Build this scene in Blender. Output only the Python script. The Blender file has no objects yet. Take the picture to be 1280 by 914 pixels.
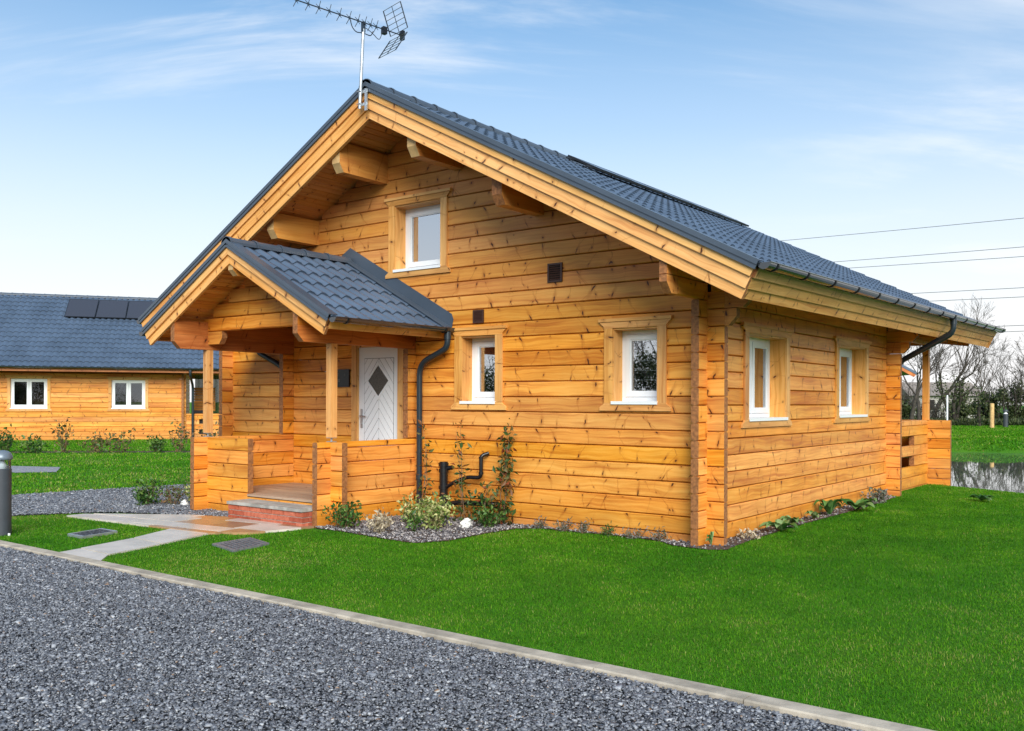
import bpy, math, random
import numpy as np
from mathutils import Vector

random.seed(11)
rng = np.random.default_rng(11)
sc = bpy.context.scene
COL = sc.collection
rad = math.radians
V = Vector

# ------------------------------------------------------------------ camera
cam_d = bpy.data.cameras.new("camera")
cam_d.sensor_width = 36.0
cam_d.lens = 36.0 * 1155.0 / 1280.0
cam_d.shift_y = (502.5 - 457.0) / 1280.0
cam_d.clip_start = 0.05
cam_d.clip_end = 3000.0
cam = bpy.data.objects.new("camera", cam_d)
COL.objects.link(cam)
CAM = V((4.416, -9.274, 1.55))
FWD = V((-0.6072, 0.7946, 0.0))
RGT = V((0.7946, 0.6072, 0.0))
cam.location = CAM
cam.rotation_euler = (rad(90), -0.0033, math.atan2(0.6072, 0.7946))
sc.camera = cam

# ------------------------------------------------------------------ sky
SUN_EL, SUN_AZ = 31.0, 136.0          # azimuth: direction the light comes from, from +Y clockwise
world = bpy.data.worlds.new("World")
sc.world = world
world.use_nodes = True
wt = world.node_tree
wt.nodes.clear()


class NT:
    """tiny helper for node graphs"""
    def __init__(self, tree):
        self.t = tree

    def n(self, typ, **kw):
        nd = self.t.nodes.new(typ)
        for k, v in kw.items():
            setattr(nd, k, v)
        return nd

    def put(self, sock, val):
        if val is None:
            return
        if isinstance(val, bpy.types.NodeSocket):
            self.t.links.new(val, sock)
        elif isinstance(val, (tuple, list)) and len(val) == 3 and sock.type == 'RGBA':
            sock.default_value = (*val, 1.0)
        else:
            sock.default_value = val

    def m(self, op, a, b=None, c=None, clamp=False):
        nd = self.n('ShaderNodeMath', operation=op, use_clamp=clamp)
        for i, x in enumerate((a, b, c)):
            if x is not None:
                self.put(nd.inputs[i], x)
        return nd.outputs[0]

    def mix(self, fac, a, b, blend='MIX'):
        nd = self.n('ShaderNodeMix', data_type='RGBA', blend_type=blend)
        nd.clamp_factor = True
        self.put(nd.inputs[0], fac)
        self.put(nd.inputs[6], a)
        self.put(nd.inputs[7], b)
        return nd.outputs[2]

    def noise(self, vec, scale=5.0, detail=2.0, rough=0.5, dist=0.0):
        nd = self.n('ShaderNodeTexNoise')
        self.put(nd.inputs['Vector'], vec)
        nd.inputs['Scale'].default_value = scale
        nd.inputs['Detail'].default_value = detail
        nd.inputs['Roughness'].default_value = rough
        nd.inputs['Distortion'].default_value = dist
        return nd.outputs[0]

    def ramp(self, fac, stops):
        nd = self.n('ShaderNodeValToRGB')
        self.put(nd.inputs[0], fac)
        cr = nd.color_ramp
        while len(cr.elements) < len(stops):
            cr.elements.new(0.5)
        for e, (p, c) in zip(cr.elements, stops):
            e.position = p
            e.color = (*c, 1.0) if isinstance(c, tuple) else (c, c, c, 1.0)
        return nd.outputs[0]

    def maprange(self, v, a, b, c=0.0, d=1.0, smooth=True):
        nd = self.n('ShaderNodeMapRange')
        if smooth:
            nd.interpolation_type = 'SMOOTHSTEP'
        self.put(nd.inputs[0], v)
        for i, x in enumerate((a, b, c, d)):
            nd.inputs[i + 1].default_value = x
        return nd.outputs[0]

    def comb(self, x, y, z):
        nd = self.n('ShaderNodeCombineXYZ')
        for i, q in enumerate((x, y, z)):
            self.put(nd.inputs[i], q)
        return nd.outputs[0]

    def sep(self, v):
        nd = self.n('ShaderNodeSeparateXYZ')
        self.put(nd.inputs[0], v)
        return nd.outputs

    def vmul(self, v, s):
        nd = self.n('ShaderNodeVectorMath', operation='MULTIPLY')
        self.put(nd.inputs[0], v)
        nd.inputs[1].default_value = s
        return nd.outputs[0]

    def white(self, w):
        nd = self.n('ShaderNodeTexWhiteNoise', noise_dimensions='1D')
        self.put(nd.inputs['W'], w)
        return nd.outputs

    def bump(self, h, strength=0.3, dist=0.01):
        nd = self.n('ShaderNodeBump')
        nd.inputs['Strength'].default_value = strength
        nd.inputs['Distance'].default_value = dist
        self.put(nd.inputs['Height'], h)
        return nd.outputs[0]


W = NT(wt)
tc = W.n('ShaderNodeTexCoord')
sky = W.n('ShaderNodeTexSky', sky_type='NISHITA')
sky.sun_disc = False
sky.sun_elevation = rad(SUN_EL)
sky.sun_rotation = rad(SUN_AZ)
sky.altitude = 50
sky.air_density = 1.0
sky.dust_density = 0.4
sky.ozone_density = 1.6
d = W.sep(tc.outputs['Generated'])
zc = W.m('MAXIMUM', d[2], 0.0)
# milky haze towards the horizon, thin blue higher up
haze_f = W.ramp(zc, [(0.0, 1.0), (0.08, 0.97), (0.18, 0.72), (0.28, 0.42), (0.42, 0.13), (0.62, 0.10)])
sky_b = W.mix(1.0, sky.outputs[0], (0.25, 0.83, 1.06), 'MULTIPLY')
base = W.mix(haze_f, sky_b, (6.55, 6.45, 6.45))
# wispy cirrus: noise on a flat cloud deck, stretched
den = W.m('ADD', zc, 0.16)
cu = W.m('DIVIDE', d[0], den)
cv = W.m('DIVIDE', d[1], den)
ca = W.m('ADD', W.m('MULTIPLY', cu, 0.80), W.m('MULTIPLY', cv, 0.60))
cb = W.m('SUBTRACT', W.m('MULTIPLY', cv, 0.80), W.m('MULTIPLY', cu, 0.60))
cvec = W.comb(W.m('MULTIPLY', ca, 0.55), W.m('MULTIPLY', cb, 1.35), 14.8)
c1 = W.noise(cvec, 1.5, 7.0, 0.60, 0.5)
c2 = W.noise(W.comb(W.m('MULTIPLY', ca, 0.4), W.m('MULTIPLY', cb, 0.5), 23.4), 1.1, 2.0, 0.5)
cl = W.m('MULTIPLY', W.maprange(c1, 0.47, 0.72), W.maprange(c2, 0.42, 0.62))
cl = W.m('MULTIPLY', cl, W.maprange(zc, 0.02, 0.16))
col = W.mix(W.m('MULTIPLY', cl, 0.75), base, (6.6, 6.75, 6.95))
bg = W.n('ShaderNodeBackground')
W.put(bg.inputs[0], col)
bg.inputs[1].default_value = 0.08
wo = W.n('ShaderNodeOutputWorld')
wt.links.new(bg.outputs[0], wo.inputs[0])

# soft sun behind thin cloud
sun_d = bpy.data.lights.new("sun", 'SUN')
sun_d.energy = 2.6
sun_d.angle = rad(40)
sun_d.color = (1.0, 0.945, 0.85)
sun = bpy.data.objects.new("sun", sun_d)
COL.objects.link(sun)
az, el = rad(SUN_AZ), rad(SUN_EL)
to_sun = V((math.sin(az) * math.cos(el), math.cos(az) * math.cos(el), math.sin(el)))
sun.rotation_euler = to_sun.to_track_quat('Z', 'Y').to_euler()
sun.location = to_sun * 60

sc.view_settings.view_transform = 'Standard'
sc.view_settings.look = 'None'
sc.view_settings.gamma = 1.0
sc.view_settings.use_curve_mapping = False
sc.view_settings.exposure = 1.02
sc.render.engine = 'CYCLES'
sc.cycles.use_denoising = True
sc.cycles.max_bounces = 6
sc.cycles.diffuse_bounces = 4
sc.cycles.glossy_bounces = 3
sc.cycles.transmission_bounces = 4
sc.cycles.transparent_max_bounces = 8
sc.cycles.caustics_reflective = False
sc.cycles.caustics_refractive = False


# ------------------------------------------------------------------ materials
def new_mat(name):
    m = bpy.data.materials.new(name)
    m.use_nodes = True
    t = m.node_tree
    b = t.nodes['Principled BSDF']
    return m, NT(t), b


def simple(name, color, rough=0.5, metal=0.0, spec=0.5, var=0.0, scale=8.0, bump=0.0):
    m, g, b = new_mat(name)
    co = g.n('ShaderNodeTexCoord').outputs['Object']
    c = color
    if var > 0:
        nz = g.noise(co, scale, 4.0, 0.6)
        lo = tuple(x * (1 - var) for x in color)
        hi = tuple(min(1, x * (1 + var)) for x in color)
        c = g.mix(g.maprange(nz, 0.3, 0.7), lo, hi)
    g.put(b.inputs['Base Color'], c)
    b.inputs['Roughness'].default_value = rough
    b.inputs['Metallic'].default_value = metal
    b.inputs['Specular IOR Level'].default_value = spec
    if bump > 0:
        g.put(b.inputs['Normal'], g.bump(g.noise(co, scale * 6, 3.0, 0.6), bump, 0.01))
    return m


def wood(name, light, mid, dark, knots=1.0, rough=0.5, cellw=0.40, weather=False):
    m, g, b = new_mat(name)
    uv = g.n('ShaderNodeUVMap', uv_map='UVMap').outputs[0]
    s = g.sep(uv)
    u, v = s[0], s[1]
    rn = g.n('ShaderNodeAttribute', attribute_name='rnd').outputs['Fac']
    r97 = g.m('MULTIPLY', rn, 97.0)
    # long grain
    warp = g.m('MULTIPLY', g.m('SUBTRACT', g.noise(g.comb(g.m('MULTIPLY', u, 2.2), g.m('MULTIPLY', v, 3.0), r97), 1.0, 2.0, 0.5), 0.5), 0.10)
    vw = g.m('ADD', v, warp)
    gr = g.noise(g.comb(g.m('MULTIPLY', u, 1.0), g.m('MULTIPLY', vw, 42.0), r97), 1.0, 3.0, 0.6)
    gr2 = g.noise(g.comb(g.m('MULTIPLY', u, 0.9), g.m('MULTIPLY', vw, 9.0), r97), 1.0, 2.0, 0.5)
    fac = g.m('ADD', g.m('MULTIPLY', gr, 0.55), g.m('MULTIPLY', gr2, 0.45))
    c = g.ramp(fac, [(0.36, dark), (0.50, mid), (0.65, light)])
    # board to board tone, and blotches along a board
    wn = g.white(r97)
    tone = g.m('ADD', 0.84, g.m('MULTIPLY', wn[0], 0.28))
    blot = g.noise(g.comb(g.m('MULTIPLY', u, 2.6), g.m('MULTIPLY', v, 5.0), r97), 1.0, 2.0, 0.5)
    tone = g.m('MULTIPLY', tone, g.m('ADD', 0.80, g.m('MULTIPLY', blot, 0.40)))
    hsv = g.n('ShaderNodeHueSaturation')
    g.put(hsv.inputs['Color'], c)
    g.put(hsv.inputs['Hue'], g.m('ADD', 0.492, g.m('MULTIPLY', g.sep(wn[1])[1], 0.009)))
    g.put(hsv.inputs['Value'], tone)
    g.put(hsv.inputs['Saturation'], g.m('ADD', 0.94, g.m('MULTIPLY', g.sep(wn[1])[2], 0.08)))
    c = hsv.outputs[0]
    oz = g.sep(g.n('ShaderNodeTexCoord').outputs['Object'])[2]
    if weather:
        fade = g.m('MULTIPLY', g.maprange(oz, 2.2, 4.2), g.m('ADD', 0.15, g.m('MULTIPLY', blot, 0.55)))
        c = g.mix(fade, c, (0.52, 0.248, 0.088))
        spl = g.m('MULTIPLY', g.maprange(g.m('ADD', oz, g.m('MULTIPLY', blot, 0.25)), 0.10, 0.55, 1.0, 0.0), 0.45)
        c = g.mix(spl, c, (0.40, 0.155, 0.030))

    # spike knots: slanted dark dashes, one candidate per cell
    def spikes(cw, seed, keep, width, halflen, strength):
        cu = g.m('ADD', g.m('DIVIDE', u, cw), g.m('MULTIPLY', rn, 313.0 + seed))
        ci = g.m('FLOOR', cu)
        fx = g.m('SUBTRACT', cu, ci)
        w1 = g.white(g.m('ADD', g.m('MULTIPLY', ci, 1.37), g.m('ADD', r97, seed)))
        q = g.sep(w1[1])
        w2 = g.white(g.m('ADD', g.m('MULTIPLY', ci, 2.11), g.m('ADD', r97, seed + 5.3)))
        q2 = g.sep(w2[1])
        edge = g.m('GREATER_THAN', q[2], 0.5)
        vc = g.m('ADD', g.m('ADD', 0.018, g.m('MULTIPLY', edge, 0.105)), g.m('MULTIPLY', g.m('FRACT', g.m('MULTIPLY', q[2], 7.31)), 0.048))
        sl = g.m('MULTIPLY', g.m('SUBTRACT', q[1], 0.5), 1.5)
        wob = g.m('MULTIPLY', g.m('SUBTRACT', g.noise(g.comb(g.m('MULTIPLY', u, 22.0), g.m('MULTIPLY', v, 22.0), r97), 1.0, 1.0, 0.5), 0.5), 0.028)
        dx = g.m('SUBTRACT', g.m('MULTIPLY', g.m('SUBTRACT', fx, g.m('ADD', 0.2, g.m('MULTIPLY', q[0], 0.6))), cw),
                 g.m('MULTIPLY', sl, g.m('SUBTRACT', v, vc)))
        dx = g.m('ADD', dx, wob)
        dv = g.m('SUBTRACT', v, vc)
        hl = g.m('ADD', halflen * 0.35, g.m('MULTIPLY', q2[1], halflen))
        wd = g.m('ADD', width * 0.5, g.m('MULTIPLY', q2[2], width))
        e = g.m('SQRT', g.m('ADD', g.m('POWER', g.m('ABSOLUTE', g.m('DIVIDE', dx, wd)), 2.0),
                            g.m('POWER', g.m('ABSOLUTE', g.m('DIVIDE', dv, hl)), 2.0)))
        on = g.m('LESS_THAN', q2[0], keep)
        core = g.m('MULTIPLY', g.maprange(e, 0.45, 1.1, 1.0, 0.0), on)
        halo = g.m('MULTIPLY', g.m('MULTIPLY', g.maprange(e, 0.8, 3.6, 1.0, 0.0), on), 0.40)
        # faint figure line right across the board through the knot
        kink = g.m('MULTIPLY', g.m('ABSOLUTE', g.m('SUBTRACT', v, 0.095)), g.m('MULTIPLY', g.m('SUBTRACT', q2[2], 0.5), 1.6))
        ln = g.m('MULTIPLY', g.maprange(g.m('ABSOLUTE', g.m('ADD', dx, kink)), 0.0, 0.010, 1.0, 0.0), g.m('MULTIPLY', g.m('MULTIPLY', on, q2[1]), 0.60))
        return g.m('MULTIPLY', core, strength), g.m('MAXIMUM', halo, ln)

    k1, h1 = spikes(cellw, 3.1, 0.78 * knots, 0.0105, 0.038, 0.97)
    k2, h2 = spikes(cellw * 0.75, 17.9, 0.45 * knots, 0.0090, 0.013, 0.92)
    deep = tuple(x * k for x, k in zip(dark, (0.58, 0.42, 0.35)))
    c = g.mix(g.m('MAXIMUM', h1, h2), c, deep)
    c = g.mix(g.m('MAXIMUM', k1, k2), c, (0.050, 0.010, 0.004))
    g.put(b.inputs['Base Color'], c)
    g.put(b.inputs['Roughness'], g.m('ADD', rough - 0.08, g.m('MULTIPLY', gr, 0.16)))
    b.inputs['Specular IOR Level'].default_value = 0.35
    g.put(b.inputs['Normal'], g.bump(gr, 0.18, 0.004))
    return m


M_log = wood('stained_log', (0.83, 0.395, 0.070), (0.72, 0.294, 0.036), (0.53, 0.168, 0.015), weather=True)
M_trim = wood('trim_board', (0.82, 0.460, 0.145), (0.74, 0.378, 0.095), (0.58, 0.250, 0.050), 0.75, 0.5, 0.34)
M_dark = wood('shaded_beam', (0.58, 0.215, 0.040), (0.48, 0.160, 0.025), (0.36, 0.105, 0.015), 0.8)  # darker, redder copy of the log stain, with under-roof shade put into its colour
M_end = simple('end_grain', (0.285, 0.112, 0.036), 0.7, var=0.35, scale=30, bump=0.2)
M_deck = wood('deck_board', (0.50, 0.36, 0.25), (0.42, 0.29, 0.19), (0.32, 0.20, 0.13), 0.25, 0.6)
M_roof = simple('coated_roof_steel', (0.080, 0.114, 0.168), 0.30, 0.0, 0.6, var=0.16, scale=1.1)
M_flash = simple('roof_flashing', (0.060, 0.080, 0.110), 0.34, 0.0, 0.5, var=0.08, scale=2.0)
M_gutter = simple('gutter_steel', (0.020, 0.026, 0.034), 0.12, 0.0, 1.0)
M_pipe = simple('dark_pipe', (0.014, 0.024, 0.034), 0.35, 0.0, 0.5)
M_black = simple('black_plastic', (0.006, 0.006, 0.008), 0.35)
M_white = simple('white_upvc', (0.82, 0.84, 0.86), 0.35, 0.0, 0.5)
M_groove = simple('door_groove', (0.20, 0.21, 0.22), 0.6)
M_chrome = simple('satin_metal', (0.55, 0.56, 0.58), 0.28, 0.9)
M_galv = simple('galvanised_steel', (0.50, 0.53, 0.56), 0.42, 0.75, var=0.15, scale=12)
M_brown = simple('brown_vent_plastic', (0.050, 0.020, 0.012), 0.5)
M_vdark = simple('vent_dark', (0.012, 0.008, 0.006), 0.8)
M_curtain = simple('curtain_cloth', (0.62, 0.63, 0.66), 0.9)
M_kerb = simple('kerb_concrete', (0.40, 0.35, 0.28), 0.85, var=0.28, scale=5.0, bump=0.35)
M_soil = simple('soil', (0.085, 0.055, 0.040), 0.95, var=0.5, scale=14.0, bump=0.9)
M_solar = simple('solar_glass', (0.045, 0.048, 0.062), 0.22, 0.0, 0.5)
M_solarf = simple('solar_frame', (0.020, 0.022, 0.026), 0.4, 0.3)
M_bollard = simple('bollard_paint', (0.045, 0.052, 0.062), 0.45, 0.0, 0.45, var=0.08, scale=9)
M_bcap = simple('bollard_cap', (0.16, 0.20, 0.24), 0.35, 0.2)
M_mortar = simple('mortar', (0.50, 0.40, 0.33), 0.9, var=0.2, scale=20)
M_stonetop = simple('step_stone', (0.36, 0.345, 0.315), 0.55, var=0.28, scale=6, bump=0.25)
M_rock = simple('white_rock', (0.72, 0.72, 0.70), 0.8, var=0.15, scale=30, bump=0.4)
M_bark = simple('bark', (0.050, 0.041, 0.032), 0.9, var=0.4, scale=6)
M_twig = simple('twig', (0.070, 0.056, 0.045), 0.9, var=0.3, scale=2)
M_stem = simple('plant_stem', (0.14, 0.085, 0.045), 0.8)
M_wire = simple('overhead_cable', (0.22, 0.22, 0.24), 0.6)
M_iron = simple('drain_iron', (0.19, 0.195, 0.215), 0.5, 0.2, var=0.2, scale=20)
M_render = simple('pale_render', (0.42, 0.39, 0.36), 0.9, var=0.1, scale=2)
M_oldroof = simple('old_roof', (0.26, 0.22, 0.19), 0.85, var=0.2, scale=2)
M_postw = simple('pale_post', (0.60, 0.38, 0.16), 0.7, var=0.2, scale=6)
M_reed = simple('reed_screen', (0.16, 0.22, 0.10), 0.9, var=0.5, scale=14)


def glass_mat(name, base=0.10):
    m = bpy.data.materials.new(name)
    m.use_nodes = True
    g = NT(m.node_tree)
    m.node_tree.nodes.clear()
    tr = g.n('ShaderNodeBsdfTransparent')
    tr.inputs[0].default_value = (0.80, 0.85, 0.86, 1)
    gl = g.n('ShaderNodeBsdfGlossy')
    gl.inputs['Roughness'].default_value = 0.01
    gl.inputs['Color'].default_value = (0.92, 0.95, 1.0, 1)
    lw = g.n('ShaderNodeLayerWeight')
    lw.inputs[0].default_value = 0.35
    f = g.m('ADD', base, g.m('MULTIPLY', lw.outputs['Fresnel'], 0.9), clamp=True)
    mx = g.n('ShaderNodeMixShader')
    g.put(mx.inputs[0], f)
    m.node_tree.links.new(tr.outputs[0], mx.inputs[1])
    m.node_tree.links.new(gl.outputs[0], mx.inputs[2])
    o = g.n('ShaderNodeOutputMaterial')
    m.node_tree.links.new(mx.outputs[0], o.inputs[0])
    return m


M_glass = glass_mat('window_glass', 0.36)
M_glass_up = glass_mat('upper_window_glass', 0.55)
M_glass_dim = glass_mat('dim_window_glass', 0.05)
M_lens = glass_mat('clear_lens', 0.04)
M_doorglass = simple('door_glass', (0.060, 0.045, 0.030), 0.12, 0.0, 0.5, var=0.4, scale=60, bump=0.2)


def rnd_mat(name, stops, rough=0.8, spec=0.3, noise=None, translucent=0.0):
    """colour picked per face from the 'rnd' attribute"""
    m, g, b = new_mat(name)
    rn = g.n('ShaderNodeAttribute', attribute_name='rnd').outputs['Fac']
    c = g.ramp(rn, stops)
    if noise:
        co = g.n('ShaderNodeTexCoord').outputs['Object']
        nz = g.noise(co, noise[0], 3.0, 0.6)
        c = g.mix(g.maprange(nz, 0.35, 0.65), c, g.mix(1.0, c, noise[1], 'MULTIPLY'))
    g.put(b.inputs['Base Color'], c)
    b.inputs['Roughness'].default_value = rough
    b.inputs['Specular IOR Level'].default_value = spec
    if translucent > 0:
        t = g.n('ShaderNodeBsdfTranslucent')
        g.put(t.inputs[0], c)
        mx = g.n('ShaderNodeMixShader')
        mx.inputs[0].default_value = translucent
        out = m.node_tree.nodes['Material Output']
        m.node_tree.links.new(b.outputs[0], mx.inputs[1])
        m.node_tree.links.new(t.outputs[0], mx.inputs[2])
        m.node_tree.links.new(mx.outputs[0], out.inputs[0])
    return m


M_grass = rnd_mat('grass_blade', [(0.0, (0.030, 0.118, 0.005)), (0.45, (0.074, 0.268, 0.006)), (0.78, (0.155, 0.355, 0.011)), (0.94, (0.24, 0.39, 0.028)), (1.0, (0.42, 0.38, 0.12))],
                  0.7, 0.12, (0.55, (0.66, 0.86, 0.75)), 0.33)
M_slate = rnd_mat('slate_chip', [(0.0, (0.056, 0.060, 0.072)), (0.35, (0.112, 0.119, 0.138)), (0.70, (0.185, 0.195, 0.220)), (0.94, (0.30, 0.312, 0.34)), (0.99, (0.44, 0.45, 0.465)), (1.0, (0.24, 0.15, 0.09))], 0.5, 0.5)
M_bedstone = rnd_mat('bed_chip', [(0.0, (0.05, 0.05, 0.06)), (0.5, (0.17, 0.16, 0.17)), (0.85, (0.36, 0.33, 0.32)), (1.0, (0.62, 0.58, 0.55))], 0.7, 0.4)
M_slab = rnd_mat('paving_slab', [(0.0, (0.55, 0.49, 0.42)), (0.45, (0.68, 0.61, 0.53)), (0.55, (0.40, 0.21, 0.09)), (0.8, (0.44, 0.27, 0.14)), (1.0, (0.30, 0.17, 0.10))], 0.30, 0.5, (2.6, (0.80, 0.80, 0.80)))


M_brick = rnd_mat('red_brick', [(0.0, (0.34, 0.075, 0.040)), (0.5, (0.46, 0.115, 0.060)), (1.0, (0.56, 0.17, 0.10))], 0.85, 0.3, (22.0, (0.75, 0.7, 0.7)))


def leafmat(name, a, b, c, tr=0.2):
    return rnd_mat(name, [(0.0, a), (0.5, b), (1.0, c)], 0.5, 0.4, None, tr)


M_leaf_green = leafmat('leaf_green', (0.018, 0.055, 0.010), (0.045, 0.13, 0.02), (0.16, 0.25, 0.05))
M_leaf_var = leafmat('leaf_variegated', (0.05, 0.13, 0.02), (0.30, 0.36, 0.09), (0.66, 0.62, 0.30))
M_leaf_pale = leafmat('leaf_pale', (0.16, 0.12, 0.07), (0.46, 0.38, 0.25), (0.70, 0.62, 0.46))
M_leaf_climb = leafmat('leaf_climber', (0.020, 0.055, 0.012), (0.06, 0.12, 0.03), (0.24, 0.05, 0.02))
M_leaf_lav = leafmat('leaf_grey', (0.10, 0.13, 0.08), (0.20, 0.22, 0.17), (0.26, 0.22, 0.24))
M_leaf_big = leafmat('leaf_broad', (0.03, 0.11, 0.02), (0.09, 0.22, 0.05), (0.28, 0.40, 0.18))
M_leaf_red = leafmat('leaf_rose', (0.10, 0.06, 0.03), (0.08, 0.15, 0.04), (0.26, 0.12, 0.06))
M_leaf_hedge = leafmat('leaf_hedge', (0.022, 0.036, 0.012), (0.055, 0.085, 0.024), (0.13, 0.145, 0.05), 0.2)
M_leaf_scrub = leafmat('leaf_scrub', (0.030, 0.024, 0.016), (0.060, 0.055, 0.026), (0.10, 0.085, 0.04), 0.1)


def ground_mat():
    m, g, b = new_mat('lawn_ground')
    co = g.n('ShaderNodeTexCoord').outputs['Object']
    f = g.noise(co, 60.0, 4.0, 0.7)
    p = g.noise(co, 0.45, 4.0, 0.6)
    q = g.noise(co, 5.0, 3.0, 0.6)
    c = g.ramp(f, [(0.28, (0.038, 0.135, 0.006)), (0.5, (0.082, 0.240, 0.012)), (0.72, (0.140, 0.31, 0.020))])
    c = g.mix(g.maprange(p, 0.35, 0.65), c, g.mix(1.0, c, (0.66, 0.86, 0.8), 'MULTIPLY'))
    c = g.mix(g.m('MULTIPLY', g.maprange(q, 0.5, 0.8), 0.35), c, (0.11, 0.22, 0.015))
    g.put(b.inputs['Base Color'], c)
    b.inputs['Roughness'].default_value = 0.9
    b.inputs['Specular IOR Level'].default_value = 0.15
    g.put(b.inputs['Normal'], g.bump(f, 0.9, 0.05))
    return m


M_ground = ground_mat()


def gravel_base():
    m, g, b = new_mat('gravel_base')
    co = g.n('ShaderNodeTexCoord').outputs['Object']
    v = g.n('ShaderNodeTexVoronoi')
    g.put(v.inputs['Vector'], co)
    v.inputs['Scale'].default_value = 45.0
    s = g.sep(v.outputs['Color'])
    c = g.ramp(s[0], [(0.0, (0.03, 0.034, 0.042)), (0.5, (0.10, 0.11, 0.13)), (1.0, (0.30, 0.32, 0.36))])
    c = g.mix(g.maprange(v.outputs['Distance'], 0.25, 0.6), c, (0.02, 0.022, 0.027))
    g.put(b.inputs['Base Color'], c)
    b.inputs['Roughness'].default_value = 0.7
    g.put(b.inputs['Normal'], g.bump(v.outputs['Distance'], 1.0, 0.02))
    return m


M_gravel = gravel_base()


def water_mat():
    m, g, b = new_mat('pond_water')
    co = g.n('ShaderNodeTexCoord').outputs['Object']
    n1 = g.noise(g.vmul(co, (1.0, 1.0, 1.0)), 1.6, 3.0, 0.55)
    n2 = g.noise(co, 9.0, 2.0, 0.5)
    h = g.m('ADD', n1, g.m('MULTIPLY', n2, 0.15))
    g.put(b.inputs['Base Color'], (0.10, 0.11, 0.085))
    b.inputs['Roughness'].default_value = 0.015
    b.inputs['Specular IOR Level'].default_value = 0.5
    b.inputs['IOR'].default_value = 1.9
    g.put(b.inputs['Normal'], g.bump(h, 0.02, 0.03))
    return m


M_water = water_mat()


# ------------------------------------------------------------------ object helpers
def link(name, data, parent=None):
    o = bpy.data.objects.new(name, data)
    COL.objects.link(o)
    if parent is not None:
        o.parent = parent
        o.matrix_parent_inverse.identity()
        if parent.type == 'EMPTY' or True:
            # geometry is written in world space: cancel the parents' offset
            off = V((0, 0, 0))
            p = parent
            while p is not None:
                off += p.location
                p = p.parent
            o.location = -off if any(off) else (0, 0, 0)
    return o


def tag(o, label, cat, group=None, kind=None):
    if label:
        o['label'] = label
    if cat:
        o['category'] = cat
    if group:
        o['group'] = group
    if kind:
        o['kind'] = kind
    return o


def empty(name, loc, label, cat, group=None):
    o = bpy.data.objects.new(name, None)
    o.empty_display_size = 0.2
    COL.objects.link(o)
    o.location = loc
    return tag(o, label, cat, group)


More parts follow.
